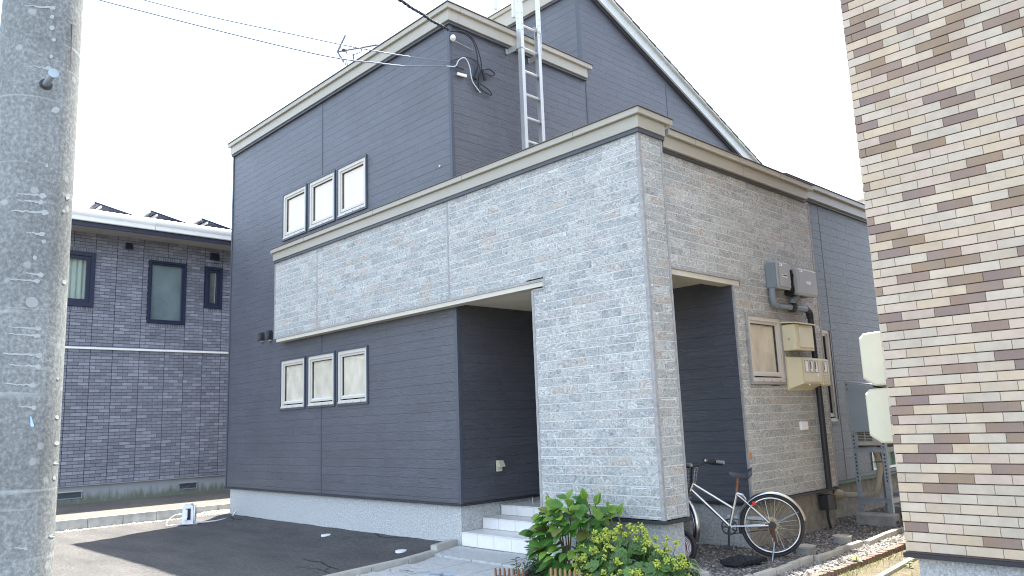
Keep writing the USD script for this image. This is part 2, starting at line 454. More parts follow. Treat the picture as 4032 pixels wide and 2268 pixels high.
def leaf_mat(name, rough=0.45, trans=0.35):
    M[name] = usdkit.material(stage, f'/World/Looks/{name}', {
        'at': ('attribute', dict(attribute='tone')), 'g': ('geometry', {}), 'n': ('noise_texture', dict(scale=70.0, detail=3.0)),
        'r': ('rgb_ramp', dict(ramp=[(0.3, g3(0.85)), (0.7, g3(1.15))])), 'mx': ('mix_color', dict(blend_type='multiply', fac=1.0)),
        'b': ('bump', dict(strength=0.25, distance=0.003)), 'p': ('principled_bsdf', dict(roughness=rough)), 't': ('translucent_bsdf', {}), 'm': ('mix_closure', dict(fac=trans))},
        [('at.color', 'mx.a'), ('g.position', 'n.vector'), ('n.fac', 'r.fac'), ('r.color', 'mx.b'), ('mx.result', 'p.base_color'), ('n.fac', 'b.height'), ('b.normal', 'p.normal'), ('mx.result', 't.color'), ('p.BSDF', 'm.closure1'), ('t.BSDF', 'm.closure2')], surface='m.closure')


leaf_mat('leaf')
toned('gravel', (1, 1, 1), 60.0, [(0.3, g3(0.8)), (0.7, g3(1.2))], 0.9, 0.3)
M['glass'] = usdkit.material(stage, '/World/Looks/glass', {
    't': ('transparent_bsdf', dict(color=(0.96, 0.97, 0.96))), 'gl': ('glossy_bsdf', dict(color=(1, 1, 1), roughness=0.02)), 'lw': ('layer_weight', dict(blend=0.5)),
    'pw': ('math', dict(math_type='power', value2=3.0)), 'ma': ('math', dict(math_type='multiply_add', value2=0.5, value3=0.07, use_clamp=True)), 'm': ('mix_closure', {})},
    [('lw.facing', 'pw.value1'), ('pw.value', 'ma.value1'), ('ma.value', 'm.fac'), ('t.BSDF', 'm.closure1'), ('gl.BSDF', 'm.closure2')], surface='m.closure')

# utility pole: mottled concrete with pale lichen blotches, rust streak and rings
M['pole_concrete'] = usdkit.material(stage, '/World/Looks/pole_concrete', {
    'g': ('geometry', {}), 'mp': ('mapping', dict(scale=(1, 1, 0.9))), 'mr': ('mapping', dict(scale=(0.7, 0.7, 9.0))),
    'n1': ('noise_texture', dict(scale=70.0, detail=4.0, roughness=0.7)), 'n2': ('noise_texture', dict(scale=2.2, detail=4.0)), 'n3': ('noise_texture', dict(scale=2.6, detail=3.0, distortion=0.4)),
    'v': ('voronoi_texture', dict(scale=9.0)), 'rv': ('rgb_ramp', dict(ramp=[(0.0, g3(1.0)), (0.10, g3(1.0)), (0.16, g3(0.0))])),
    'r1': ('rgb_ramp', dict(ramp=[(0.34, (0.15, 0.164, 0.166)), (0.5, (0.215, 0.23, 0.228)), (0.66, (0.31, 0.325, 0.318))])),
    'r2': ('rgb_ramp', dict(ramp=[(0.3, g3(0.78)), (0.7, g3(1.15))])), 'r3': ('rgb_ramp', dict(ramp=[(0.62, g3(0.0)), (0.72, g3(0.6))])),
    'm1': ('mix_color', dict(blend_type='multiply', fac=1.0)), 'm2': ('mix_color', dict(b=(0.46, 0.49, 0.48))), 'm3': ('mix_color', dict(b=(0.44, 0.46, 0.45))), 'h': ('math', dict(math_type='multiply', value2=0.5)),
    'b': ('bump', dict(strength=0.35, distance=0.004)), 'p': ('principled_bsdf', dict(roughness=0.85, specular_ior_level=0.3))},
    [('g.position', 'mp.vector'), ('g.position', 'mr.vector'), ('mp.vector', 'n1.vector'), ('g.position', 'n2.vector'), ('mr.vector', 'n3.vector'), ('g.position', 'v.vector'),
     ('n1.fac', 'r1.fac'), ('n2.fac', 'r2.fac'), ('n3.fac', 'r3.fac'), ('v.distance', 'rv.fac'), ('r1.color', 'm1.a'), ('r2.color', 'm1.b'), ('m1.result', 'm2.a'), ('r3.color', 'm2.fac'), ('rv.color', 'h.value1'), ('m2.result', 'm3.a'), ('h.value', 'm3.fac'),
     ('m3.result', 'p.base_color'), ('n1.fac', 'b.height'), ('b.normal', 'p.normal')], surface='p.BSDF')
# base wall with algae rising from the ground
M['algae_concrete'] = usdkit.material(stage, '/World/Looks/algae_concrete', {
    'g': ('geometry', {}), 'sx': ('separate_xyz', {}), 'n': ('noise_texture', dict(scale=9.0, detail=5.0, roughness=0.65)), 'mp': ('mapping', dict(scale=(1, 1, 0.25))),
    'a': ('math', dict(math_type='multiply_add', value2=-0.55, value3=0.0)), 's': ('math', dict(math_type='add')), 'mr': ('map_range', dict(from_min=0.02, from_max=0.2, to_min=0.85, to_max=0.0, clamp=True)),
    'm': ('mix_color', dict(a=(0.27, 0.285, 0.295), b=(0.10, 0.115, 0.07))), 'p': ('principled_bsdf', dict(roughness=0.85))},
    [('g.position', 'sx.vector'), ('g.position', 'mp.vector'), ('mp.vector', 'n.vector'), ('n.fac', 'a.value1'), ('sx.z', 's.value1'), ('a.value', 's.value2'), ('s.value', 'mr.value'), ('mr.result', 'm.fac'), ('m.result', 'p.base_color')], surface='p.BSDF')


# ------------------------------------------------------------------ ground
def smooth(x, a, b):
    t = np.clip((x - a) / (b - a), 0, 1); return t * t * (3 - 2 * t)


def gz(x, y):
    x, y = np.asarray(x, float), np.asarray(y, float)
    east = 0.088 * smooth(x, 1.1, 2.4) * (1 - 0.5 * smooth(x, 3.45, 4.2))
    rise = 0.062 * smooth(y, -0.55, -0.02) * (1 - smooth(x, 0.6, 1.2))
    return (east + rise) * smooth(y, -3.0, -0.3)


def sheet(x0, x1, y0, y1, step, dz=0.0, rough=0.0, keep=None, seed=0):
    xs, ys = np.arange(x0, x1 + step / 2, step), np.arange(y0, y1 + step / 2, step)
    X, Y = np.meshgrid(xs, ys, indexing='ij')
    Z = gz(X, Y) + dz
    if rough: Z = Z + rough * (meshkit.fbm(np.stack([X * 3, Y * 3, X * 0], -1), 4, seed) - 0.5)
    v = np.stack([X, Y, Z], -1).reshape(-1, 3); n, m = X.shape
    i, j = np.meshgrid(np.arange(n - 1), np.arange(m - 1), indexing='ij')
    a = (i * m + j).ravel(); f = np.stack([a, a + m, a + m + 1, a + 1], 1)
    if keep is not None:
        c = v[f].mean(1); f = f[keep(c[:, 0], c[:, 1])]
    return v, np.vstack([f[:, [0, 1, 2]], f[:, [0, 2, 3]]])


KERB_LINE = [(-0.17, 0.06), (-0.03, -0.33), (0.12, -0.66), (0.19, -1.09), (0.28, -1.66), (0.55, -3.2), (1.0, -5.5), (1.5, -8.0)]
kx = lambda y: np.interp(-np.asarray(y), [-p[1] for p in KERB_LINE], [p[0] for p in KERB_LINE])
put('ground', MB().add([[-220, -220, -0.09], [220, -220, -0.09], [220, 220, -0.09], [-220, 220, -0.09]], [[0, 1, 2, 3]]), 'earth', kind='structure')
v, f = sheet(-6.72, 2.0, -8.0, 0.05, 0.06, 0.0, 0.022, keep=lambda x, y: x < kx(y) + 0.03, seed=3)
drive = put('driveway', (v, f), 'asphalt', smooth=True, kind='structure')
v, f = sheet(-0.2, 9.0, -8.0, 9.0, 0.1, -0.03, 0.0, keep=lambda x, y: (x > kx(y) - 0.12) & (y > -1.6))
put('yard_ground', (v, f), 'gravel_bed', smooth=True, kind='structure')
v, f = sheet(-0.2, 14.0, -16.0, -1.5, 0.2, -0.035, 0.0, keep=lambda x, y: x > kx(np.maximum(y, -8)) - 0.12)
put('street', (v, f), 'asphalt', smooth=True, kind='structure')


def ribbon(pts, w, z, jitter=0.0, r=rng):
    P = np.asarray(pts, float); out = []
    for a, b in zip(P[:-1], P[1:]):
        n = max(2, int(np.linalg.norm(b - a) / 0.02))
        for t in np.linspace(0, 1, n, endpoint=False): out.append(a + (b - a) * t)
    P = np.vstack(out + [P[-1]]) + r.normal(0, jitter, (len(out) + 1, 2))
    T = np.gradient(P, axis=0); N = np.stack([-T[:, 1], T[:, 0]], 1); N /= np.maximum(np.linalg.norm(N, axis=1, keepdims=True), 1e-9)
    ww = w * (0.5 + r.random(len(P)))[:, None] / 2
    L, R = P + N * ww, P - N * ww
    zf = (lambda Q: gz(Q[:, 0], Q[:, 1]) + z) if not callable(z) else z
    V = np.vstack([np.c_[L, zf(L)], np.c_[R, zf(R)]]); k = len(P); i = np.arange(k - 1)
    return V, np.stack([i, i + k, i + k + 1, i + 1], 1)


def drive_z(Q):
    return gz(Q[:, 0], Q[:, 1]) + 0.022 * (meshkit.fbm(np.stack([Q[:, 0] * 3, Q[:, 1] * 3, Q[:, 0] * 0], -1), 4, 3) - 0.5) + 0.004


for pts, w in (([(-1.6, -0.06), (-1.38, -0.12), (-1.2, -0.1), (-0.95, -0.03)], 0.018), ([(-1.25, -0.1), (-1.2, -0.02)], 0.01),
               ([(-1.05, -1.36), (-0.84, -1.38), (-0.74, -1.33), (-0.5, -1.40), (-0.33, -1.44), (-0.15, -1.47)], 0.013), ([(-0.7, -1.62), (-0.4, -1.55), (-0.05, -1.62)], 0.008),
               ([(-5.6, -0.15), (-5.3, -0.22), (-5.0, -0.19)], 0.02), ([(-5.25, -0.22), (-5.2, -0.3)], 0.012), ([(-0.35, -1.45), (-0.2, -1.6)], 0.009)):
    put('crack', MB().add(*ribbon(pts, w, drive_z, 0.006)), 'crack', drive)

# kerb strip between driveway and path, of short concrete lengths
kp = put('path_kerb', MB().box(-0.2, -0.19, 0.0, 0.05, -0.05, 0.0), 'concrete', kind='structure')
kl = LineString(KERB_LINE)
s0 = 0.0
while s0 < 5.0:
    s1 = s0 + 0.5
    b = MB(); a, c = [np.array(kl.interpolate(s).coords[0]) for s in (s0 + 0.004, s1 - 0.004)]
    d = (c - a) / np.linalg.norm(c - a); n = np.array([d[1], -d[0]]) * -1
    mid = (a + c) / 2; z = float(gz(*mid))
    b.obox([*(mid + n * 0.0), z + 0.012], [*(d * np.linalg.norm(c - a) / 2), 0], [*(n * 0.042), 0], [0, 0, 0.05], 0.006)
    put('kerb_length', b, 'concrete_pale', kp)
    s0 = s1

# path of square slabs
path = put('garden_path', MB().add([[0.0, -6, -0.045], [2.2, -6, -0.045], [2.2, 0.0, -0.01], [-0.1, 0.0, -0.01]], [[0, 1, 2, 3]]), 'soil', kind='structure')
right_of_kerb = Polygon([(x + 0.05, y) for x, y in KERB_LINE] + [(3.5, -8), (3.5, 0.06)])
bed_poly = Polygon([(1.36, -0.16), (1.47, -0.46), (1.60, -0.50), (1.75, -0.77), (2.1, -1.5), (2.6, -2.2), (3.6, -1.0), (3.05, -0.055), (2.80, 0.08), (2.8, -0.16)])
for i, yr in enumerate([(-0.462, -0.006), (-0.905, -0.47), (-1.345, -0.913), (-1.79, -1.353), (-2.23, -1.8), (-2.68, -2.24)]):
    for j in range(-1, 5):
        off = 0.0 if i % 2 else -0.0
        r = sbox(0.232 + 0.452 * (j - 1) + off, yr[0], 0.232 + 0.452 * j - 0.009 + off, yr[1]).intersection(right_of_kerb).difference(bed_poly.buffer(0.03))
        for g in getattr(r, 'geoms', [r]):
            if g.area < 0.02 or g.geom_type != 'Polygon': continue
            m = trimesh.creation.extrude_polygon(g.buffer(-0.003), 0.05, engine='earcut')
            v = np.array(m.vertices); cx, cy = g.centroid.coords[0]
            zt = 0.035 * smooth(np.array(cy), -0.7, -0.1) + 0.012 + rng.normal(0, 0.002)
            v[:, 2] += zt - 0.05 + 0.035 * 0 + (v[:, 1] - cy) * 0.03 + rng.normal(0, 0.004) * (v[:, 0] - cx)
            put('paving_slab', (v, np.array(m.faces)), 'slab', path)
bed = put('flower_bed', (lambda m: (np.array(m.vertices) + [0, 0, -0.02], np.array(m.faces)))(trimesh.creation.extrude_polygon(bed_poly, 0.06, engine='earcut')), 'soil', kind='structure')
put('bed_edging', MB().obox([1.66, -0.63, 0.04], [0.085, -0.155, 0], [0.012, 0.007, 0], [0, 0, 0.04], 0.004), 'concrete', bed)
put('bed_edging', MB().obox([1.86, -1.1, 0.03], [0.13, -0.3, 0], [0.012, 0.007, 0], [0, 0, 0.04], 0.004), 'concrete', bed)
bp = thing('border_plank', 'pale weathered plank edging the flower bed beside the gravel', 'plank', (2.94, 0.0, 0.05))
put('board', MB().obox([2.96, 0.0, 0.085], [0.19, -0.115, 0], [0.028, 0.047, 0], [0, 0, 0.035], 0.006), 'concrete_pale', bp)


def scribble(name, label, cx, cy, rx, ry, n, mat, seed, group=None):
    r = np.random.default_rng(seed); b = MB()
    for k in range(n):
        p = np.array([cx, cy]) + r.normal(0, 1, 2) * [rx, ry] * 0.55
        ang = r.uniform(-0.7, 0.9); L = r.uniform(0.04, 0.2)
        q = p + L * np.array([math.cos(ang), math.sin(ang)])
        b.add(*ribbon([p, (p + q) / 2 + r.normal(0, 0.012, 2), q], r.uniform(0.006, 0.014), lambda Q: 0.035 * smooth(Q[:, 1], -0.7, -0.1) + 0.018, 0.002, r))
    t = thing(name, label, 'chalk drawing', (cx, cy, 0.02))
    put('chalk_line', b, mat, t)


scribble('chalk_drawing', 'white chalk scribble on the slab beside the kerb', 0.42, -1.13, 0.20, 0.14, 26, 'chalk_white', 5)
scribble('chalk_drawing', 'pale blue chalk scribble on the paving slab', 0.93, -1.12, 0.20, 0.12, 40, 'chalk_blue', 6)
scribble('chalk_drawing', 'white chalk scribble cut by the bottom edge beside the kerb', 0.50, -1.58, 0.22, 0.10, 24, 'chalk_white', 8)

# neighbour's raised yard with block kerb
put('neighbour_yard', MB().add([[-9.45, -9, 0.195], [-6.795, -9, 0.158], [-6.795, 9, 0.158], [-9.45, 9, 0.195]], [[0, 1, 2, 3]]), 'pavement', kind='structure')
nk = put('yard_kerb', MB().box(-6.83, -6.801, -9, 9, -0.08, 0.10), 'concrete', kind='structure')
for k in range(-9, 8):
    y = -0.36 + 0.515 * k
    put('kerb_block', MB().box(-6.80, -6.755, y + 0.003, y + 0.512, -0.06, 0.163 + rng.normal(0, 0.001), 0.005), 'concrete', nk)

# ------------------------------------------------------------------ main house
house = thing('main_house', 'two-storey charcoal boarded house with a grey stone-clad entrance block', 'house', (-1.5, 2.5, 0))
XL = -6.112
FRONT, EAST, STONE, RET, R2, DPL = Fr('front', 0.002), Fr('east', -0.002), Fr('front', -0.139), Fr('east', 2.825), Fr('east', 2.768), Fr('east', 2.497)
BACK, CFR = Fr('front', 1.412), Fr('front', 2.489)
lower_w = [(-4.237, -3.472), (-3.415, -2.649), (-2.599, -1.832)]
win_l = [(a, b, 1.686, 2.454) for a, b in lower_w]
win_u = [(a, b, 4.328, 5.097) for a, b in lower_w]
win_r = (1.585, 2.33, 1.661, 2.407)
win_d = (3.46, 4.163, 1.2, 2.413)
zr = lambda y: 7.82 - 0.417 * (y - 2.487)
hole = lambda ws: unary_union([sbox(a, c, b, d) for a, b, c, d in ws])
front_poly = sbox(XL, 0.5, 0.0, 6.30).difference(hole(win_l + win_u)).difference(sbox(-4.16, 2.79, 0.0, 3.92))
east_poly = unary_union([sbox(0, 0.5, 1.45, 2.76), Polygon([(0, 3.85), (9, 3.85), (9, zr(9)), (2.487, zr(2.487)), (2.487, 6.30), (0, 6.30)])])
back_poly = sbox(0.0, 0.5, 2.752, 2.76)
cfr_poly = sbox(XL, 6.2, 0.0, 7.74)
d_poly = sbox(3.2, 0.5, 9.0, 4.10).difference(hole([win_d, (5.05, 5.85, 0.56, 0.83)]))
stone_poly = unary_union([sbox(-4.203, 2.765, 2.827, 3.98), sbox(1.375, 0.5, 2.827, 2.8)]).difference(sbox(1.3, 2.69, 1.535, 2.8))
ret_poly = sbox(-0.141, 0.5, 0.222, 3.98)
r2_poly = sbox(0.20, 0.5, 3.344, 3.9).difference(sbox(0.1, 0.4, 1.404, 2.69)).difference(sbox(0.1, 2.68, 1.545, 2.745)).difference(hole([win_r]))

wall_f = put('front_wall', backing(FRONT, front_poly, 0.12), 'siding_back', house)
wall_e = put('side_wall', backing(EAST, east_poly, 0.12), 'siding_back', house)
wall_b = put('porch_wall', backing(BACK, back_poly, 0.1), 'siding_back', house)
wall_c = put('upper_wall', backing(CFR, cfr_poly, 0.1), 'siding_back', house)
wall_d = put('rear_wall', backing(DPL, d_poly, 0.1), 'siding_back', house)
wall_s = put('stone_front', backing(STONE, stone_poly, 0.10), 'mortar', house)
wall_t = put('stone_return', backing(RET, ret_poly, 0.06), 'mortar', house)
wall_r = put('stone_side', backing(R2, r2_poly, 0.12), 'mortar', house)
wall_w = put('west_wall', MB().box(XL + 0.002, XL + 0.1, 0.02, 9, 0.5, 6.28), 'charcoal_trim', house)
# solid backs so that no light leaks through the house
put('inner_wall', MB().box(-4.0, 2.70, -0.02, 0.0 + 0.19, 2.80, 3.9).box(1.42, 2.74, -0.03, 0.19, 0.5, 2.76).box(0.05, 2.60, 1.57, 3.24, 0.4, 3.85).box(0.05, 2.60, 0.2, 1.5, 2.84, 3.85).box(0.05, 2.62, 1.53, 1.56, 0.45, 2.8)
    .box(-5.95, -0.15, 0.35, 6.2, 0.4, 6.15).box(-5.95, -0.15, 6.2005, 8.9, 0.4, 5.05).box(-0.2, 2.36, 3.3, 8.9, 0.4, 4.0).box(-5.95, -0.15, 2.65, 5.4, 6.16, 6.45).box(1.40, 1.43, -0.03, 0.2, 0.5, 2.76), 'siding_back', house)


def wood_tone(k):
    return np.array([0.047, 0.050, 0.062]) * (1 + rng.normal(0, 0.04))


zs0 = 1.527
gapw = lambda k: 0.0075 if k % 3 == 0 else 0.0032
strip = lambda fr, poly: courses(fr, poly, zs0, 0.10885, (0.42, 0.95), 0.004, 0.0022, 0.0, 0.009, 0.0018, wood_tone)
# the wider shadow gap at every third course is the panel joint
_c = courses


def boards(fr, poly):
    out = []
    for k3 in range(-4, 24):
        zb = zs0 + 0.32655 * k3
        out += courses(fr, poly.intersection(sbox(-20, zb + 0.0014, 20, zb + 0.32655 - 0.0004)), zs0, 0.10885, (0.42, 0.95), 0.0011, 0.0006, -0.0018, 0.0038, 0.0010, wood_tone, tmin=0.012) if not poly.intersection(sbox(-20, zb + 0.0042, 20, zb + 0.3254)).is_empty else []
    return out


put_pieces([(wall_f, boards(FRONT, front_poly)), (wall_e, boards(EAST, east_poly)), (wall_b, boards(BACK, back_poly)), (wall_c, boards(CFR, cfr_poly)), (wall_d, boards(DPL, d_poly))], 'plank', 'plank_field', 'wood_siding')


def stone_tone(k):
    u = rng.random()
    if u < 0.055: c = np.array([0.38, 0.355, 0.322])
    elif u < 0.13: c = np.array([0.375, 0.367, 0.352])
    elif u < 0.55: c = np.array([0.335, 0.347, 0.338])
    else: c = np.array([0.385, 0.392, 0.375])
    return c * (1 + rng.normal(0, 0.045))


stones = lambda fr, poly: courses(fr, poly, 0.5275, 0.08375, (0.175, 0.255), 0.0080, 0.0048, -0.004, 0.0065, 0.0013, stone_tone, 0.0004, 0.14)
put_pieces([(wall_s, stones(STONE, stone_poly.buffer(-0.004, join_style=2))), (wall_t, stones(RET, ret_poly.buffer(-0.004, join_style=2))), (wall_r, stones(R2, r2_poly.buffer(-0.004, join_style=2)))], 'stone', 'stone_field', 'stone_siding')

# corner trims and joint strips (all proud of the cladding)
T = lambda b, mat='charcoal_trim', name='corner_trim': put(name, b, mat, house)
T(MB().box(-0.034, 0.0125, -0.0125, -0.0005, 0.49, 2.70).box(0.0003, 0.0125, -0.0005, 0.034, 0.49, 2.75).box(-0.034, 0.0125, -0.0125, -0.0005, 3.9, 6.27).box(0.0003, 0.0125, -0.0005, 0.034, 3.9, 6.27))
T(MB().box(XL - 0.008, XL + 0.028, -0.0125, -0.0005, 0.49, 6.27).box(XL - 0.008, XL + 0.0015, -0.0005, 0.05, 0.49, 6.27))
T(MB().box(-0.034, 0.0125, 2.4745, 2.4865, 6.3, 7.70).box(0.0003, 0.0125, 2.4868, 2.521, 6.47, 7.76))
jn = lambda b, mat='charcoal_trim': put('joint_strip', b, mat, house)
for z0, z1 in ((0.5, 1.686), (2.454, 2.72)): jn(MB().box(-3.044, -3.018, -0.0045, 0.004, z0, z1))
for z0, z1 in ((4.09, 4.328), (5.097, 6.27)): jn(MB().box(-3.052, -3.024, -0.0045, 0.004, z0, z1))
jn(MB().box(-0.004, 0.0045, 2.568, 2.594, 3.9, 6.25)); jn(MB().box(-0.004, 0.0045, 4.632, 4.66, 3.9, 6.83))
jn(MB().box(2.4845, 2.5012, 4.222, 4.24, 0.5, 4.08), 'black_flashing'); jn(MB().box(2.4845, 2.5012, 6.6, 6.62, 0.5, 4.08), 'black_flashing')
for x in (0.046, -2.925): jn(MB().box(x - 0.011, x + 0.011, -0.1445, -0.125, 2.792, 3.952), 'stone_trim')
st = lambda b: put('stone_edge_trim', b, 'stone_trim', house)
st(MB().box(1.372, 1.402, -0.146, -0.10, 0.5, 2.688)); st(MB().box(2.797, 2.832, -0.146, -0.1425, 0.5, 3.955).box(2.8292, 2.832, -0.1422, -0.112, 0.5, 3.955))
st(MB().box(2.77, 2.832, 0.196, 0.224, 0.5, 3.955)); st(MB().box(-4.207, -4.182, -0.146, -0.02, 2.763, 3.952))
st(MB().box(-4.18, 1.56, -0.1455, -0.122, 2.764, 2.790)); st(MB().box(1.537, 1.562, -0.1455, -0.122, 2.68, 2.7635)); st(MB().box(1.4025, 1.5365, -0.1455, -0.122, 2.68, 2.6955))
st(MB().box(2.752, 2.774, 0.225, 1.57, 2.737, 2.758)); st(MB().box(2.752, 2.774, 1.546, 1.57, 2.662, 2.736)); st(MB().box(2.752, 2.774, 1.398, 1.5455, 2.662, 2.679)); st(MB().box(2.752, 2.774, 1.398, 1.4215, 0.5, 2.661))
st(MB().box(2.48, 2.774, 3.322, 3.348, 0.5, 3.88))
# lintels, porch ceiling
put('lintel', MB().box(-4.135, 1.534, -0.138, -0.012, 2.714, 2.7625), 'lintel', house)
put('lintel', MB().box(2.62, 2.762, 0.226, 1.542, 2.682, 2.735), 'lintel', house)
put('porch_ceiling', MB().box(0.0, 2.62, 0.0, 1.45, 2.752, 2.80).box(0.001, 1.375, -0.03, -0.0005, 2.752, 2.80), 'soffit', house)

# flashing under the cladding and stucco foundations
fl = lambda b, mat='black_flashing': put('base_flashing', b, mat, house)
fl(MB().box(XL - 0.012, 0.02, -0.022, 0.05, 0.472, 0.499)); fl(MB().box(-0.05, 0.02, 0.0501, 1.42, 0.472, 0.499)); fl(MB().box(0.021, 2.74, 1.385, 1.43, 0.468, 0.499))
fl(MB().box(1.362, 2.847, -0.161, 0.20, 0.470, 0.498)); fl(MB().box(2.70, 2.847, 0.2001, 0.245, 0.470, 0.498)); fl(MB().box(2.741, 2.78, 1.385, 3.352, 0.470, 0.498)); fl(MB().box(2.42, 2.52, 3.353, 9, 0.470, 0.498), 'green_band')
fd = lambda b, mat='stucco': put('foundation', b, mat, house)
fd(MB().box(XL + 0.13, -0.032, 0.018, 0.3, -0.1, 0.474)); fd(MB().box(-0.3, -0.030, 0.3001, 1.5, -0.1, 0.474)); fd(MB().box(1.45, 2.77, -0.082, 0.212, -0.1, 0.472))
fd(MB().box(1.0, 2.70, 1.435, 1.7, -0.1, 0.472)); fd(MB().box(2.45, 2.712, 1.44, 3.317, -0.1, 0.472), 'stucco_brown'); fd(MB().box(2.2, 2.452, 3.3175, 9, -0.1, 0.472), 'stucco_brown')


def coping(runs, name='coping'):
    """runs: list of (part name, material, boxes)."""
    for nm, mat, b in runs: put(nm, b, mat, house)


coping([('coping_cap', 'coping', MB().box(XL - 0.06, 0.092, -0.092, 0.12, 6.43, 6.497, 0.004).box(-0.12, 0.092, 0.1205, 2.64, 6.43, 6.4969, 0.004).box(XL - 0.06, XL + 0.15, 0.1205, 2.64, 6.43, 6.4968)),
        ('coping_lip', 'roof_metal', MB().box(XL - 0.072, 0.104, -0.104, 0.13, 6.4975, 6.507).box(-0.13, 0.104, 0.1302, 2.655, 6.4975, 6.5069)),
        ('coping_fascia', 'coping', MB().box(XL - 0.02, 0.058, -0.058, 0.1, 6.288, 6.4295, 0.003).box(-0.1, 0.058, 0.1002, 2.562, 6.288, 6.4294, 0.003)),
        ('coping_trim', 'charcoal_trim', MB().box(XL - 0.014, 0.036, -0.036, 0.05, 6.254, 6.2877).box(-0.05, 0.036, 0.0502, 2.566, 6.254, 6.2876))])
coping([('coping_cap', 'coping', MB().box(-4.235, 2.895, -0.212, 0.20, 4.106, 4.166, 0.004).box(2.5, 2.895, 0.2005, 0.335, 4.106, 4.1659, 0.004)),
        ('coping_lip', 'roof_metal', MB().box(-4.25, 2.905, -0.222, 0.21, 4.1665, 4.174).box(2.5, 2.905, 0.2102, 0.352, 4.1665, 4.1739)),
        ('coping_fascia', 'coping', MB().box(-4.212, 2.862, -0.178, 0.19, 3.987, 4.1055, 0.003).box(2.5, 2.862, 0.1902, 0.247, 3.987, 4.1054, 0.003)),
        ('coping_trim', 'charcoal_trim', MB().box(-4.209, 2.85, -0.166, 0.15, 3.95, 3.9867).box(2.5, 2.85, 0.1502, 0.243, 3.95, 3.9866))])
coping([('coping_cap', 'coping', MB().box(2.55, 2.868, 0.30, 3.325, 4.02, 4.082, 0.004)), ('coping_lip', 'roof_metal', MB().box(2.55, 2.878, 0.33, 3.34, 4.0825, 4.09)),
        ('coping_fascia', 'coping', MB().box(2.55, 2.832, 0.248, 3.22, 3.899, 4.0195, 0.003)), ('coping_trim', 'charcoal_trim', MB().box(2.55, 2.80, 0.2445, 3.235, 3.872, 3.8987))])
coping([('coping_cap', 'coping', MB().box(2.3, 2.602, 3.2, 9, 4.222, 4.284, 0.004)), ('coping_lip', 'roof_metal', MB().box(2.3, 2.612, 3.18, 9.02, 4.2845, 4.292)),
        ('coping_fascia', 'coping', MB().box(2.3, 2.562, 3.24, 9, 4.10, 4.2215, 0.003)), ('coping_trim', 'charcoal_trim', MB().box(2.3, 2.528, 3.342, 9, 4.07, 4.0997))])
coping([('coping_cap', 'coping', MB().box(XL - 0.06, 0.10, 2.40, 2.6, 7.94, 8.0, 0.004)), ('coping_lip', 'roof_metal', MB().box(XL - 0.07, 0.11, 2.388, 2.6, 8.0005, 8.01)),
        ('coping_fascia', 'coping', MB().box(XL - 0.02, 0.062, 2.43, 2.55, 7.70, 7.9395, 0.003)), ('coping_trim', 'charcoal_trim', MB().box(XL - 0.014, 0.036, 2.452, 2.54, 7.665, 7.6997))])
# seams on the cap metal
for fr_, c0 in ((-0.2128, [-3.2, -1.4, 0.4, 2.1]),):
    put('cap_seam', (lambda b: [b.box(x, x + 0.004, fr_ - 0.0008, fr_ + 0.01, 4.108, 4.164) for x in c0] and b)(MB()), 'roof_metal', house)
put('cap_seam', (lambda b: [b.box(2.868, 2.8688, y, y + 0.004, 4.022, 4.08) for y in (0.75, 1.6, 2.5)] and [b.box(2.832, 2.8326, y, y + 0.004, 3.901, 4.018) for y in (1.72,)] and b)(MB()), 'roof_metal', house)
# flat roofs
put('flat_roof', MB().box(XL + 0.05, -0.06, 0.05, 2.45, 6.2, 6.27), 'eave_grey', house)
put('flat_roof', MB().box(-4.2, 2.6, 0.0, 3.3, 3.85, 3.92).box(2.0, 2.45, 3.31, 9, 3.95, 4.05), 'eave_grey', house)
# sloping roof with barge board, trim and stepped sheet edge
dy = 9.2 - 2.46
slope = np.array([0, 1, -0.417]); slope_n = slope / np.linalg.norm(slope)


def raked(x0, x1, y0, y1, zlo, zhi):
    v = np.array([[x0, y0, zr(y0) + zlo], [x1, y0, zr(y0) + zlo], [x1, y1, zr(y1) + zlo], [x0, y1, zr(y1) + zlo], [x0, y0, zr(y0) + zhi], [x1, y0, zr(y0) + zhi], [x1, y1, zr(y1) + zhi], [x0, y1, zr(y1) + zhi]])
    return v, _BF


put('sloping_roof', MB().add(*raked(XL - 0.1, 0.055, 2.56, 9.2, 0.05, 0.19)), 'roof_metal', house)
put('barge_board', MB().add(*raked(0.056, 0.088, 2.47, 9.2, 0.0, 0.178)), 'bargeboard', house)
put('barge_trim', MB().add(*raked(0.0005, 0.036, 2.5225, 9.2, -0.034, -0.001)).add(*raked(0.0005, 0.0555, 2.5225, 9.2, -0.0008, 0.049)), 'charcoal_trim', house)
b = MB()
for k in range(34):
    y = 2.45 + 0.2 * k
    b.add(*raked(-0.3, 0.128 + 0.004 * (k % 2), y, y + 0.205, 0.1785, 0.206 + 0.008 * (k % 2)))
put('roof_edge', b, 'bargeboard', house)
b = MB()
for k in range(34):
    y = 2.45 + 0.2 * k
    v, f = raked(-0.3, 0.140, y, y + 0.195, 0.2145, 0.232); v[[2, 3], 2] += -0.002; v[[6, 7], 2] += 0.010; v[[4, 5], 2] -= 0.006
    b.add(v, f)
put('roof_sheet_edge', b, 'roof_metal', house)


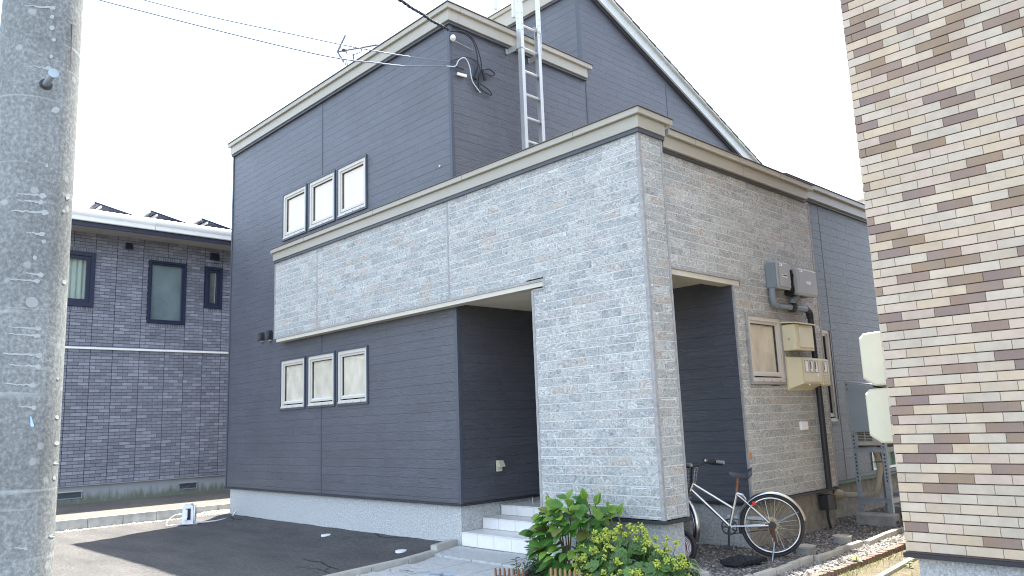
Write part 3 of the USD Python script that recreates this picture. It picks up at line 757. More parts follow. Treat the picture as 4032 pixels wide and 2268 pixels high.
def window(fr, r, parent, glass=True, blind='blind', frame='window_frame', trim='charcoal_trim', tabs=True, rail='window_rail'):
    a0, a1, z0, z1 = r; w = 0.026
    p = put('window', frame_ring(fr, r, w, -0.05, 0.072), trim, parent)
    i1 = (a0 + w, a1 - w, z0 + w, z1 - w)
    put('outer_frame', frame_ring(fr, i1, 0.046, -0.045, 0.047 + 0.009), frame, p)
    i2 = (i1[0] + 0.046, i1[1] - 0.046, i1[2] + 0.062, i1[3] - 0.046)
    b = frame_ring(fr, i2, 0.030, -0.06, 0.058)
    put('sash', b, frame, p)
    put('bead', frame_ring(fr, (i2[0] + 0.030, i2[1] - 0.030, i2[2] + 0.030, i2[3] - 0.030), 0.008, -0.05, 0.036), 'black_plastic', p)
    put('bottom_rail', MB().add(*poly_piece(fr, sbox(i2[0] + 0.0305, i2[2] + 0.0305, i2[1] - 0.0305, i2[2] + 0.046), -0.049, 0.040)), rail, p)
    put('sill', MB().add(*poly_piece(fr, sbox(i1[0] + 0.004, i1[2] + 0.004, i1[1] - 0.004, i1[2] + 0.024), 0.0112, 0.010)), frame, p)
    if tabs:
        b = MB()
        for t in (0.3, 0.55, 0.82): b.add(*poly_piece(fr, sbox(i1[0] + (i1[1] - i1[0]) * t - 0.006, i1[2] + 0.006, i1[0] + (i1[1] - i1[0]) * t + 0.006, i1[2] + 0.021), 0.0214, 0.004))
        put('weep_cover', b, 'grey_plastic', p)
    q = (i2[0] + 0.03, i2[1] - 0.03, i2[2] + 0.03, i2[3] - 0.03)
    put('pane', MB().add(*sheet_piece(fr, q, -0.028)), 'glass', p)
    put('blind', MB().add(*poly_piece(fr, sbox(q[0] - 0.02, q[2] - 0.02, q[1] + 0.02, q[3] + 0.02), -0.062, 0.030)), blind, p)
    return p


for r in win_u: window(FRONT, r, house)
for r in win_l: window(FRONT, r, house, blind='frosted')
window(R2, win_r, house, blind='frosted', trim='stone_trim')
window(DPL, win_d, house, blind='frost_grey', tabs=False)
lw = put('low_window', frame_ring(DPL, (5.05, 5.85, 0.56, 0.83), 0.03, -0.05, 0.065), 'aluminium', house)
put('pane', MB().add(*poly_piece(DPL, sbox(5.08, 0.59, 5.82, 0.80), -0.03, 0.01)), 'green_panel', lw)
# small upper window peeking over the stone coping
ow = put('window', frame_ring(EAST, (1.96, 2.5, 4.1, 4.62), 0.03, -0.02, 0.045), 'charcoal_trim', house)
put('outer_frame', frame_ring(EAST, (1.991, 2.469, 4.131, 4.589), 0.05, -0.02, 0.035), 'window_frame', ow)
put('pane', MB().add(*poly_piece(EAST, sbox(2.04, 4.18, 2.42, 4.54), -0.0, 0.0115)), 'blind', ow)


# hood vents on the front wall, porch outlet hood, wall dot
def hood_vent(fr, a, z, w, h, parent, mat='black_plastic'):
    b = MB()
    prof = [(-0.5, 0.0), (-0.5, 0.32), (-0.3, 0.5), (0.3, 0.5), (0.5, 0.32), (0.5, -0.5), (-0.5, -0.5)]
    depth = [0.055 if q[1] > -0.1 else 0.075 for q in prof]
    P = [[a + q[0] * w, z + q[1] * h, 0.0] for q in prof]; Q = [[a + q[0] * w * 0.86, z + q[1] * h * 0.9, d] for q, d in zip(prof, depth)]
    n = len(prof); F = [[i, (i + 1) % n, (i + 1) % n + n] for i in range(n)] + [[i, (i + 1) % n + n, i + n] for i in range(n)] + [[n, n + i, n + i + 1] for i in range(1, n - 1)]
    F = np.array(F)[:, ::-1] if not fr.flip else np.array(F)
    b.add(fr(np.array(P + Q)), F)
    p = put('hood_vent', b, mat, parent)
    put('vent_collar', MB().add(*poly_piece(fr, sbox(a - w * 0.35, z - h * 0.66, a + w * 0.35, z - h * 0.5), 0, 0.03)), 'grey_plastic', p)


hood_vent(FRONT, -4.865, 2.885, 0.115, 0.135, house); hood_vent(FRONT, -4.59, 2.882, 0.115, 0.15, house)
b = MB(); prof = [(0.011, 0.94), (0.05, 0.94), (0.085, 0.875), (0.085, 0.868), (0.03, 0.868), (0.03, 0.815), (0.011, 0.815)]
P = [[x, 0.53, z] for x, z in prof] + [[x, 0.61, z] for x, z in prof]; n = len(prof)
F = [[i, (i + 1) % n, (i + 1) % n + n] for i in range(n)] + [[i, (i + 1) % n + n, i + n] for i in range(n)] + [[0, 6, 5], [0, 5, 4], [0, 4, 1], [1, 4, 3], [1, 3, 2]] + [[7, 12, 13], [7, 11, 12], [7, 8, 11], [8, 10, 11], [8, 9, 10]]
put('outlet_hood', b.add(P, F), 'ivory', house)
put('wall_plug', MB().cyl([-0.239, -0.001, 4.492], [-0.239, -0.012, 4.492], 0.012), 'label_white', house)
put('outlet_box', MB().box(2.768, 2.80, 2.54, 2.705, 1.163, 1.26, 0.008), 'white_plastic', house)
put('sticker', MB().add(*poly_piece(Fr('east', 2.7725), sbox(1.43, 0.93, 1.475, 0.985), 0, 0.0015)), 'orange_sticker', house)

# ------------------------------------------------------------------ entrance steps
steps = thing('entrance_steps', 'white tiled entrance steps leading up to the dark porch', 'steps', (0.6, 0.4, 0.05))
tw, gp = 0.265, 0.004
lev = [(0.0, 0.05, 0.197), (0.318, 0.197, 0.318), (0.608, 0.318, 0.432)]
put('core', MB().box(-0.026, 1.448, 0.006, 1.44, -0.05, 0.189).box(-0.026, 1.448, 0.324, 1.44, 0.1, 0.310).box(-0.026, 1.448, 0.614, 1.465, 0.2, 0.424).box(1.4, 2.0, 0.3, 1.45, 0.0, 0.424), 'grout', steps)
for i, (y, zb, zt) in enumerate(lev):
    yn = lev[i + 1][0] if i < 2 else 1.44
    for k in range(-1, 6):
        x0, x1 = -0.014 + tw * k, -0.014 + tw * (k + 1)
        x0, x1 = max(x0, -0.024), min(x1, 1.446)
        if x1 - x0 < 0.02: continue
        put('riser_tile', MB().box(x0 + gp / 2, x1 - gp / 2, y + 0.0005, y + 0.006, zb + 0.003, zt - 0.009, 0.001), 'white_tile', steps)
    rows = [(y, yn)] if i < 2 else [(y, y + 0.29), (y + 0.29, y + 0.56), (y + 0.56, 1.44)]
    for ya, yb in rows:
        for k in range(-1, 8 if i == 2 else 6):
            x0, x1 = -0.014 + tw * k, -0.014 + tw * (k + 1)
            x0, x1 = max(x0, -0.024), min(x1, 2.0 if (i == 2 and ya > 0.6) else 1.446)
            if x1 - x0 < 0.02: continue
            put('tread_tile', MB().box(x0 + gp / 2, x1 - gp / 2, ya - (0.004 if ya == y else -gp / 2), yb - gp / 2, zt - 0.008, zt, 0.0015), 'white_tile', steps)
ds = thing('door_stop', 'small metal door stop standing on the porch landing', 'door stop', (0.126, 1.0, 0.432))
put('post', MB().cyl([0.126, 1.0, 0.432], [0.126, 1.0, 0.482], 0.014), 'steel', ds); put('cap', MB().cyl([0.126, 1.0, 0.4822], [0.126, 1.0, 0.496], 0.02), 'rubber', ds)

# ------------------------------------------------------------------ ladder
lad = thing('roof_ladder', 'silver aluminium roof ladder fixed to the upper side wall', 'ladder', (0.2, 1.2, 3.95))
for y0 in (1.022, 1.344):
    s = 1 if y0 < 1.2 else -1
    y1 = y0 + 0.055
    b = MB().box(0.17, 0.235, y0 if s > 0 else y1 - 0.006, y0 + 0.006 if s > 0 else y1, 3.93, 6.62).box(0.229, 0.235, y0 + (0.006 if s > 0 else 0), y1 - (0 if s > 0 else 0.006), 3.93, 6.62).box(0.17, 0.176, y0 + (0.006 if s > 0 else 0), y1 - (0 if s > 0 else 0.006), 3.93, 6.62)
    put('rail', b, 'aluminium', lad)
    ye = y0 - 0.008 if s > 0 else y1 + 0.001
    b = MB().box(0.162, 0.243, ye, ye + 0.007, 6.20, 7.3).box(0.2355, 0.2425, ye + 0.007 if s > 0 else ye - 0.05, ye + 0.057 if s > 0 else ye - 0.0001, 6.20 if s > 0 else 6.52, 7.3)
    # hand rail bending over the parapet
    arc = [[0.2 - 0.22 + 0.22 * math.cos(t), ye + 0.02 * s + 0.003, 7.3 + 0.26 * math.sin(t)] for t in np.linspace(0, math.pi, 14)] + [[-0.24, ye + 0.02 * s + 0.003, 7.2], [-0.24, ye + 0.02 * s + 0.003, 6.95]]
    b.tube(arc, 0.028, 8)
    e = put('hand_rail', b, 'aluminium', lad)
    bb = MB()
    for z in (6.46, 6.54, 6.62, 6.70, 6.86): bb.cyl([0.20, ye - 0.0005, z], [0.20, ye - 0.006, z], 0.008, n=8); bb.cyl([0.2426, y0 + 0.03, z], [0.249, y0 + 0.03, z], 0.007, n=8)
    put('bolt', bb, 'steel', e, kind='stuff')
for k in range(9):
    z = 6.54 - 0.3215 * k
    put('rung', MB().tube([[0.203, 1.028, z], [0.203, 1.396, z]], 0.0175, 10), 'aluminium', lad)
for y in (0.985, 1.40):
    put('bracket', MB().box(0.0095, 0.17, y, y + 0.008, 6.17, 6.245).box(0.0095, 0.016, y - 0.035, y - 0.0001, 6.17, 6.245), 'slate_metal_pale', lad)

# ------------------------------------------------------------------ cables and roof gear
pole_top = np.array([3.7, -5.09, 6.6])
c1 = thing('power_cable', 'thick twisted black power cable anchored at the roof corner', 'cable', (0.1, -0.1, 6.1))
P = spline([(0.085, -0.085, 6.12), (0.153, -0.2, 6.087), (0.481, -0.654, 5.872), (0.715, -0.977, 5.741), (1.028, -1.409, 5.552), (1.45, -1.99, 5.38), (2.3, -3.16, 5.5), pole_top + [-0.12, 0.15, 0]], 140)
s_ = np.r_[0, np.cumsum(np.linalg.norm(np.diff(P, axis=0), axis=1))]
N1 = np.array([0.6, 0.4, 0.0]) / 0.72; N2 = np.array([0, 0, 1.0])
for ph in (0, 2.1, 4.2):
    put('strand', MB().tube(P + 0.009 * (np.cos(s_ * 14 + ph)[:, None] * N1 + np.sin(s_ * 14 + ph)[:, None] * N2), 0.0085, 6), 'cable_black', c1, smooth=True)
b = MB()
for q in ([(0.09, -0.06, 6.11), (0.12, 0.10, 6.15), (0.09, 0.28, 6.13), (0.05, 0.40, 6.0), (0.03, 0.43, 5.80)], [(0.09, -0.06, 6.11), (0.12, 0.14, 6.16), (0.08, 0.34, 6.12), (0.05, 0.46, 5.94), (0.03, 0.50, 5.80)],
          [(0.1, -0.04, 6.12), (0.11, 0.16, 6.14), (0.08, 0.32, 6.10), (0.04, 0.42, 5.95), (0.03, 0.44, 5.62)]):
    b.tube(spline(q, 24), 0.0075, 6)
put('drop_lead', b, 'cable_black', c1, smooth=True)
put('splice_sleeve', MB().tube([(0.035, 0.43, 5.80), (0.03, 0.38, 5.64)], [0.017, 0.02], 8), 'cable_black', c1); put('splice_sleeve', MB().tube([(0.035, 0.50, 5.80), (0.03, 0.55, 5.67)], [0.017, 0.02], 8), 'cable_black', c1)
put('splice_sleeve', MB().tube([(0.035, 0.44, 5.67), (0.03, 0.44, 5.50)], [0.013, 0.015], 8), 'cable_black', c1)
put('lead_loop', MB().tube(spline([(0.03, 0.52, 5.80), (0.05, 0.60, 5.83), (0.05, 0.70, 5.80), (0.04, 0.66, 5.76), (0.03, 0.56, 5.77)], 20), 0.009, 6), 'cable_black', c1)
put('insulator', MB().cyl([0.03, 0.03, 6.055], [0.085, -0.01, 6.065], 0.026).cyl([0.045, 0.02, 6.058], [0.07, 0.0, 6.062], 0.033), 'porcelain', c1)
put('anchor_wire', MB().tube([(0.03, 0.05, 6.05), (0.02, 0.36, 6.03)], 0.005, 5), 'galvanised', c1)
c2 = thing('phone_wire', 'upper of the two thin wires running from the corner to the upper left', 'wire', (0.05, 0, 5.7))
P = spline([(-6.2, -5.15, 8.6), (-3.1, -2.594, 7.005), (-1.39, -1.207, 6.255), (-0.624, -0.585, 5.949), (-0.128, -0.183, 5.784), (0.05, -0.035, 5.74)], 60)
put('wire', MB().tube(P, 0.0078, 5), 'cable_pale', c2, smooth=True)
put('wire_end', MB().tube(spline([(0.05, -0.035, 5.74), (0.05, 0.05, 5.79), (0.04, 0.22, 5.88), (0.04, 0.42, 5.87), (0.03, 0.47, 5.72), (0.03, 0.38, 5.54)], 30), 0.0065, 6), 'cable_black', c2, smooth=True)
c3 = thing('phone_wire', 'lower thin wire with a pale end looping at the corner', 'wire', (0.05, 0, 5.65))
P = spline([(-6.5, -5.4, 8.5), (-3.596, -2.997, 7.077), (-1.389, -1.206, 6.056), (-0.626, -0.586, 5.798), (-0.376, -0.384, 5.733), (0.02, -0.07, 5.68)], 60)
put('wire', MB().tube(P, 0.0090, 5), 'cable_pale', c3, smooth=True)
put('wire_end', MB().tube(spline([(0.02, -0.07, 5.68), (0.05, 0.04, 5.70), (0.05, 0.10, 5.80), (0.05, 0.2, 5.86), (0.04, 0.28, 5.78), (0.03, 0.33, 5.60), (0.03, 0.46, 5.48)], 30), 0.0075, 6), 'cable_sky', c3, smooth=True)
put('wire_sleeve', MB().tube(spline([(-1.0, -0.885, 5.90), (-0.626, -0.586, 5.799), (-0.376, -0.384, 5.734), (0.02, -0.07, 5.681)], 20), 0.0075, 6), 'cable_sky', c3, smooth=True)
put('clamp', MB().obox([0.03, 0.16, 5.63], [0, 0.075, 0.006], [0.012, 0, 0], [0, 0, 0.018], 0.004), 'porcelain', c3)
put('clamp', MB().obox([0.03, 0.13, 5.71], [0, 0.07, 0.0], [0.008, 0, 0], [0, 0, 0.009], 0.003), 'cable_black', c3)
put('coil', MB().tube(spline([(0.03, 0.46, 5.60), (0.04, 0.60, 5.55), (0.04, 0.64, 5.49), (0.03, 0.5, 5.52), (0.03, 0.42, 5.58)], 20), 0.008, 6), 'cable_black', c3)

ant = thing('tv_antenna', 'aluminium aerial on a short mast above the flat roof', 'antenna', (-4.53, 1.5, 6.27))
bd = np.array([0.857, 0.516, 0.0]); ad = np.array([-0.516, 0.857, 0.0])
root = np.array([-4.79, 1.32, 8.2])
put('mast', MB().tube([(-4.535, 1.5, 6.27), (-4.535, 1.5, 8.11)], 0.018, 8), 'antenna_metal', ant)
put('boom', MB().tube([root, root + bd * 0.80], 0.014, 6), 'antenna_metal', ant)
put('mast_bracket', MB().tube(spline([root + bd * 0.19, root + bd * 0.19 - [0, 0, 0.07], np.array([-4.56, 1.48, 8.10]), np.array([-4.50, 1.52, 8.11]), root + bd * 0.47 - [0, 0, 0.08], root + bd * 0.48], 24), 0.009, 6), 'antenna_metal', ant)
for k in range(13):
    c = root + bd * (0.2 + 0.048 * k)
    put('director', MB().tube([c - ad * 0.055, c + ad * 0.055], 0.004, 5), 'antenna_metal', ant)
for sgn, tip in ((1, 0.30), (-1, 0.27)):
    e = root + bd * 0.17 * 0 + np.array([0.16 * bd[0], 0.16 * bd[1], sgn * tip])
    p = put('reflector_arm', MB().tube([root, e], 0.016, 6), 'antenna_metal', ant)
    for t in (0.2, 0.6, 1.0): put('reflector_rod', MB().tube([root + (e - root) * t - ad * 0.16, root + (e - root) * t + ad * 0.16], 0.004, 5), 'antenna_metal', p)
put('feed_box', MB().obox(root + bd * 0.13 + [0, 0, 0.01], bd * 0.03, ad * 0.03, [0, 0, 0.025], 0.006), 'black_plastic', ant)
put('dipole', MB().tube([root + bd * 0.13 - ad * 0.13, root + bd * 0.13 + ad * 0.13], 0.006, 6), 'antenna_metal', ant)
put('guy_wire', MB().tube([(-4.535, 1.5, 7.75), (-4.9, 0.9, 6.3)], 0.003, 4).tube([(-4.535, 1.5, 7.75), (-4.0, 0.9, 6.3)], 0.003, 4).tube([(-4.535, 1.5, 7.75), (-4.5, 2.2, 6.3)], 0.003, 4), 'antenna_metal', ant)
put('side_pipe', MB().tube([(-4.75, 1.5, 6.27), (-4.75, 1.5, 8.02)], 0.011, 6).tube(spline([(-4.75, 1.5, 8.0), (-4.72, 1.45, 8.05), (-4.6, 1.35, 7.9)], 8), 0.006, 5), 'antenna_metal', ant)
rod = thing('roof_rod', 'thin slanting metal rod rising from the roof edge', 'rod', (-5.16, 1.5, 6.3))
put('rod', MB().tube([(-5.77, 1.5, 8.467), (-5.20, 1.5, 7.97), (-5.164, 1.5, 7.85), (-5.164, 1.5, 6.27)], [0.007, 0.011, 0.014, 0.014], 6), 'antenna_metal', rod)

# ------------------------------------------------------------------ utility boxes on the stone side wall
def meter_box(name, label, y0, y1, z0, z1, dep, with_lid):
    t = thing(name, label, 'utility box', (2.77, (y0 + y1) / 2, z0))
    if with_lid:
        put('body', MB().box(2.771, 2.77 + dep * 0.6, y0 + 0.02, y1 - 0.02, z0 + 0.012, z1 - 0.012, 0.01), 'black_plastic', t)
        put('cover', MB().box(2.77 + dep * 0.6 + 0.001, 2.77 + dep, y0, y1, z0, z1, 0.022), 'grey_plastic', t)
        for z in (z0 + 0.07, z1 - 0.08): put('latch', MB().box(2.77 + dep * 0.35, 2.77 + dep * 0.75, y0 + 0.001, y0 + 0.019, z - 0.018, z + 0.018, 0.003), 'black_plastic', t)
        put('seal', MB().cyl([2.77 + dep * 0.4, y0 + 0.015, z0 + 0.11], [2.77 + dep * 0.4, y0 + 0.005, z0 + 0.11], 0.017), 'label_white', t)
        put('rating_plate', MB().box(2.77 + dep * 0.28, 2.77 + dep * 0.5, y0 + 0.012, y0 + 0.019, z0 + 0.145, z0 + 0.175), 'grey_plastic', t)
    else:
        put('body', MB().box(2.771, 2.77 + dep * 0.82, y0, y1, z0 + 0.008, z1 - 0.006, 0.012), 'slate_metal', t)
        put('cover', MB().box(2.77 + dep * 0.82 + 0.0005, 2.77 + dep, y0 - 0.004, y1 + 0.004, z0, z1, 0.012), 'grey_plastic', t)
        put('door', MB().box(2.77 + dep + 0.0005, 2.77 + dep + 0.009, y0 + 0.03, y1 - 0.008, z0 + 0.02, z1 - 0.016, 0.004), 'grey_plastic', t)
    ym, zm, x = (y0 + y1) / 2, (z0 + z1) / 2, 2.77 + dep + (0.0 if with_lid else 0.0095)
    put('name_plate', MB().box(x, x + 0.002, ym - 0.05, ym + 0.05, zm - 0.022, zm + 0.012), 'label_white', t)
    if not with_lid: put('handle', MB().box(x + 0.0022, x + 0.005, ym - 0.042, ym + 0.042, zm - 0.008, zm + 0.006), 'dark_print', t)
    else: put('handle', MB().box(x + 0.0022, x + 0.003, ym - 0.035, ym + 0.02, zm - 0.004, zm + 0.003), 'grey_plastic', t)
    put('warning_label', MB().box(x, x + 0.002, y0 + 0.035, y0 + 0.10, z1 - 0.05, z1 - 0.026), 'label_white', t)
    put('label_mark', MB().box(x + 0.0022, x + 0.003, y0 + 0.04, y0 + 0.058, z1 - 0.045, z1 - 0.031), 'dark_print', t)
    return t


meter_box('switch_box', 'smaller grey switch box on the stone side wall', 2.095, 2.375, 2.69, 2.99, 0.15, False)
meter_box('switch_box', 'wider grey switch box with rounded cover beside the smaller one', 2.475, 2.935, 2.648, 2.955, 0.20, True)
cd = thing('conduit', 'dark conduit pipe running down the stone side wall to a green box', 'pipe', (2.83, 2.9, 0.1))
put('pipe', MB().tube(spline([(2.83, 2.11, 2.70), (2.83, 2.105, 2.60), (2.83, 2.13, 2.535), (2.83, 2.20, 2.515)], 20), 0.034, 10), 'slate_metal', cd, smooth=True)
put('pipe', MB().tube([(2.83, 2.20, 2.515), (2.83, 2.50, 2.52)], 0.036, 12), 'slate_metal', cd, smooth=40); put('pipe', MB().tube([(2.83, 2.60, 2.525), (2.83, 2.87, 2.525)], 0.036, 12), 'slate_metal', cd, smooth=40)
put('coupling', MB().tube([(2.83, 2.49, 2.52), (2.83, 2.53, 2.522), (2.83, 2.58, 2.524), (2.83, 2.61, 2.524)], [0.042, 0.056, 0.056, 0.042], 14), 'black_plastic', cd, smooth=40)
put('pipe', MB().tube(spline([(2.83, 2.55, 2.53), (2.83, 2.555, 2.60), (2.86, 2.63, 2.66)], 14), 0.033, 10), 'slate_metal', cd, smooth=True)
put('elbow', MB().tube(spline([(2.83, 2.87, 2.525), (2.83, 2.94, 2.50), (2.83, 2.965, 2.43)], 14), 0.04, 12), 'black_plastic', cd, smooth=True)
put('down_pipe', MB().tube([(2.83, 2.965, 2.43), (2.83, 2.985, 1.6), (2.83, 2.99, 0.50)], 0.034, 12), 'black_plastic', cd, smooth=True)
put('ground_box', MB().box(2.74, 2.85, 2.885, 3.05, 0.28, 0.44, 0.006), 'black_plastic', cd); put('box_side', MB().box(2.755, 2.858, 3.0505, 3.075, 0.275, 0.435, 0.004), 'mossy', cd)
put('tail_pipe', MB().tube(spline([(2.79, 2.97, 0.28), (2.79, 2.975, 0.18), (2.80, 2.99, 0.08)], 10), 0.015, 8), 'black_plastic', cd, smooth=True)
cb = thing('junction_box', 'cream metal junction box with a sloping lid above the meter cover', 'utility box', (2.77, 2.55, 2.03))
put('body', MB().box(2.771, 2.935, 2.325, 2.76, 2.03, 2.315, 0.006), 'cream_plastic', cb); put('door', MB().box(2.9355, 2.944, 2.41, 2.74, 2.06, 2.29, 0.003), 'cream_plastic', cb)
put('lid', MB().add([[2.771, 2.30, 2.335], [2.965, 2.30, 2.318], [2.965, 2.785, 2.318], [2.771, 2.785, 2.335], [2.771, 2.30, 2.35], [2.965, 2.30, 2.33], [2.965, 2.785, 2.33], [2.771, 2.785, 2.35]], _BF), 'cream_plastic', cb)
put('hinge', MB().box(2.85, 2.87, 2.318, 2.3245, 2.14, 2.165), 'brass', cb); put('maker_label', MB().box(2.9355, 2.937, 2.70, 2.735, 2.038, 2.052), 'label_white', cb)
mc = thing('meter_cover', 'cream plastic meter cover with four little windows', 'meter cover', (2.77, 2.75, 1.62))
yz = [(2.365, 1.61), (3.17, 1.61), (3.17, 1.965), (2.365, 1.965)]
b = MB(); base = [[2.771, y, z] for y, z in yz]; fr4 = [[2.905, 2.475, 1.67], [2.905, 3.06, 1.67], [2.905, 3.06, 1.952], [2.905, 2.475, 1.952]]
b.add(base + fr4, [[0, 3, 2, 1], [4, 5, 6, 7], [0, 1, 5, 4], [1, 2, 6, 5], [2, 3, 7, 6], [3, 0, 4, 7]])
put('shell', b, 'cream_plastic', mc)
put('back_plate', MB().box(2.7712, 2.785, 2.35, 3.18, 1.60, 1.975, 0.006), 'cream_plastic', mc)
put('bay', MB().box(2.9055, 2.915, 2.49, 2.88, 1.685, 1.945, 0.004), 'cream_plastic', mc); put('bay', MB().box(2.88, 2.908, 2.935, 3.14, 1.645, 1.948, 0.01), 'cream_plastic', mc)
for k, y in enumerate((2.52, 2.64, 2.755)):
    w = put('window', frame_ring(Fr('east', 2.9155), (y, y + 0.085, 1.79, 1.925), 0.008, 0, 0.004), 'grey_plastic', mc)
    put('dial', MB().box(2.9153, 2.917, y + 0.008, y + 0.077, 1.798, 1.917), 'label_white', w); put('dial_mark', MB().box(2.9172, 2.918, y + 0.014, y + 0.032, 1.83, 1.91), 'dark_print', w) if k else None
w = put('window', frame_ring(Fr('east', 2.9085), (2.975, 3.09, 1.795, 1.925), 0.009, 0, 0.004), 'grey_plastic', mc)
put('dial', MB().box(2.9083, 2.910, 2.984, 3.081, 1.804, 1.916), 'label_white', w); put('dial_mark', MB().box(2.9102, 2.911, 3.0, 3.02, 1.82, 1.91), 'dark_print', w)
for k in range(6): put('louvre', MB().box(2.9082, 2.914, 2.975, 3.11, 1.665 + 0.02 * k, 1.675 + 0.02 * k), 'cream_plastic', mc)
put('sticker', MB().box(2.9152, 2.9165, 2.80, 2.845, 1.748, 1.782), 'label_white', mc); put('badge', MB().box(2.895, 2.907, 2.60, 2.64, 1.648, 1.666), 'ivory', mc)

# ------------------------------------------------------------------ heat pump on its stand
x0, x1, ya, yb = 2.64, 2.985, 3.62, 4.42
sd = thing('unit_stand', 'galvanised slotted-angle stand under the outdoor unit', 'stand', (2.85, 3.95, 0.2))
legs = [(2.878, 3.60), (3.258, 3.60), (2.878, 4.36), (3.258, 4.36)]
for i, (x, y) in enumerate(legs):
    sx = 1 if x < 3 else -1; top = 1.10 if y < 4 else 0.98
    b = MB().box(min(x, x + 0.055 * sx), max(x, x + 0.055 * sx), y, y + 0.005, 0.19, top).box(x if sx > 0 else x - 0.005, x + 0.005 if sx > 0 else x, y + 0.0052, y + 0.05, 0.19, top)
    p = put('leg', b, 'galvanised', sd)
    if y < 4:
        h = MB()
        for k in range(13): h.obox([x + 0.026 * sx, y - 0.0004, 0.55 + 0.042 * k], [0.008, 0, 0], [0, 0.0003, 0], [0, 0, 0.011])
        put('slot', h, 'dark_print', p, kind='stuff')
put('beam', MB().box(2.885, 3.25, 3.594, 3.5995, 0.872, 0.925).box(2.885, 3.25, 3.58, 3.594, 0.92, 0.926), 'galvanised', sd); put('beam', MB().box(2.885, 3.25, 4.4105, 4.416, 0.872, 0.925), 'galvanised', sd)
put('beam', MB().box(2.884, 2.889, 3.606, 4.36, 0.872, 0.925), 'galvanised', sd); put('beam', MB().box(3.247, 3.252, 3.606, 4.36, 0.872, 0.925), 'galvanised', sd)
put('brace', MB().box(2.885, 3.25, 3.592, 3.5995, 0.305, 0.36).box(2.885, 3.25, 3.578, 3.592, 0.355, 0.36), 'galvanised', sd); put('brace', MB().box(2.885, 3.25, 4.41, 4.416, 0.30, 0.345), 'galvanised', sd)
put('brace', MB().box(3.247, 3.252, 3.606, 4.36, 0.305, 0.355), 'galvanised', sd)
ou = thing('outdoor_unit', 'beige outdoor heat pump unit under a slate grey snow hood', 'air conditioner', (3.02, 3.95, 0.94))
put('casing', MB().box(2.915, 3.215, 3.62, 4.40, 0.945, 1.60, 0.012), 'eave_grey', ou)
put('side_panel', MB().box(2.925, 3.205, 3.6125, 3.6195, 0.95, 1.58, 0.003), 'concrete_pale', ou)
b = MB()
for k in range(6):
    for j in range(2): b.box(2.95 + 0.088 * j, 3.025 + 0.088 * j, 3.6095, 3.6124, 0.998 + 0.018 * k, 1.0075 + 0.018 * k)
put('louvre', b, 'dark_print', ou)
put('foot', MB().box(2.93, 2.98, 3.64, 4.38, 0.9265, 0.9448), 'black_plastic', ou); put('foot', MB().box(3.14, 3.19, 3.64, 4.38, 0.9265, 0.9448), 'black_plastic', ou)
cheek = lambda ya, yb: ([[2.875, ya, 1.108], [3.20, ya, 1.108], [3.20, yb, 1.108], [2.875, yb, 1.108], [2.875, ya, 1.69], [3.44, ya, 1.56], [3.44, yb, 1.56], [2.875, yb, 1.69]], _BF)
hd = put('snow_hood', MB().add(*cheek(3.575, 3.59)).add(*cheek(4.41, 4.43)).add([[2.875, 3.575, 1.69], [3.46, 3.575, 1.59], [3.46, 4.43, 1.59], [2.875, 4.43, 1.69], [2.875, 3.575, 1.703], [3.46, 3.575, 1.602], [3.46, 4.43, 1.602], [2.875, 4.43, 1.703]], _BF), 'hood_metal', ou)
put('hood_flange', MB().box(2.868, 2.892, 3.568, 3.5745, 1.19, 1.58), 'slate_metal_pale', hd)
put('hood_seam', MB().box(2.90, 3.40, 3.5725, 3.5748, 1.585, 1.591), 'slate_metal_pale', hd)
put('rivet', MB().cyl([2.90, 3.5745, 1.66], [2.90, 3.57, 1.66], 0.008, n=8).cyl([2.905, 3.5745, 1.61], [2.905, 3.57, 1.61], 0.008, n=8), 'dark_print', hd)
for (lab, y0, y1, xx) in (('nearer ribbed concrete footing under the slotted-angle stand', 3.465, 3.64, 2.885), ('farther concrete footing under the slotted-angle stand', 4.30, 4.47, 2.885)):
    t = thing('footing_block', lab, 'concrete block', (3.0, y0, 0.09))
    b = MB().box(xx, xx + 0.425, y0, y1, 0.06, 0.195, 0.012)
    put('block', b, 'concrete', t)
    for k in range(6): put('rib', MB().box(xx + 0.005, xx + 0.415, y0 - 0.004, y0 - 0.0003, 0.085 + 0.017 * k, 0.095 + 0.017 * k, 0.001), 'concrete', t)
    put('end_recess', MB().box(xx + 0.4254, xx + 0.427, y0 + 0.05, y0 + 0.13, 0.09, 0.125), 'dark_print', t)
hp = thing('drain_hose', 'beige wrapped pipe curving from the foundation up behind the stand', 'pipe', (2.7, 4.0, 0.3))
put('hose', MB().tube(spline([(2.56, 3.95, 0.345), (2.70, 4.03, 0.335), (2.84, 4.05, 0.345), (2.925, 4.05, 0.42), (2.975, 4.05, 0.60), (2.985, 4.05, 0.72), (2.955, 4.05, 0.90), (2.95, 4.06, 1.0)], 48), 0.034, 12), 'beige_pipe', hp, smooth=True)
put('flange', MB().tube([(2.462, 3.90, 0.35), (2.50, 3.92, 0.348), (2.56, 3.95, 0.345)], [0.07, 0.066, 0.045], 16), 'beige_pipe', hp)
put('tie', MB().tube([(2.93, 4.02, 0.735), (3.03, 4.02, 0.738)], 0.006, 5), 'cable_black', hp)

# ------------------------------------------------------------------ right-hand tiled building
tb = thing('tiled_building', 'tall building clad in cream and brown brick-shaped tiles', 'building', (6.5, 3, 0))
TF, TW = Fr('front', 0.272), Fr('west', 4.612)
tw_f = put('front_wall', MB().box(4.612, 10.0, 0.272, 0.5, 0.345, 8.6), 'tile_joint', tb)
tw_w = put('side_wall', MB().box(4.612, 4.9, 0.5005, 8.0, 0.345, 8.6), 'tile_joint', tb)
put('core_wall', MB().box(4.9005, 10.0, 0.5005, 8.0, 0.0, 8.6), 'mortar', tb)


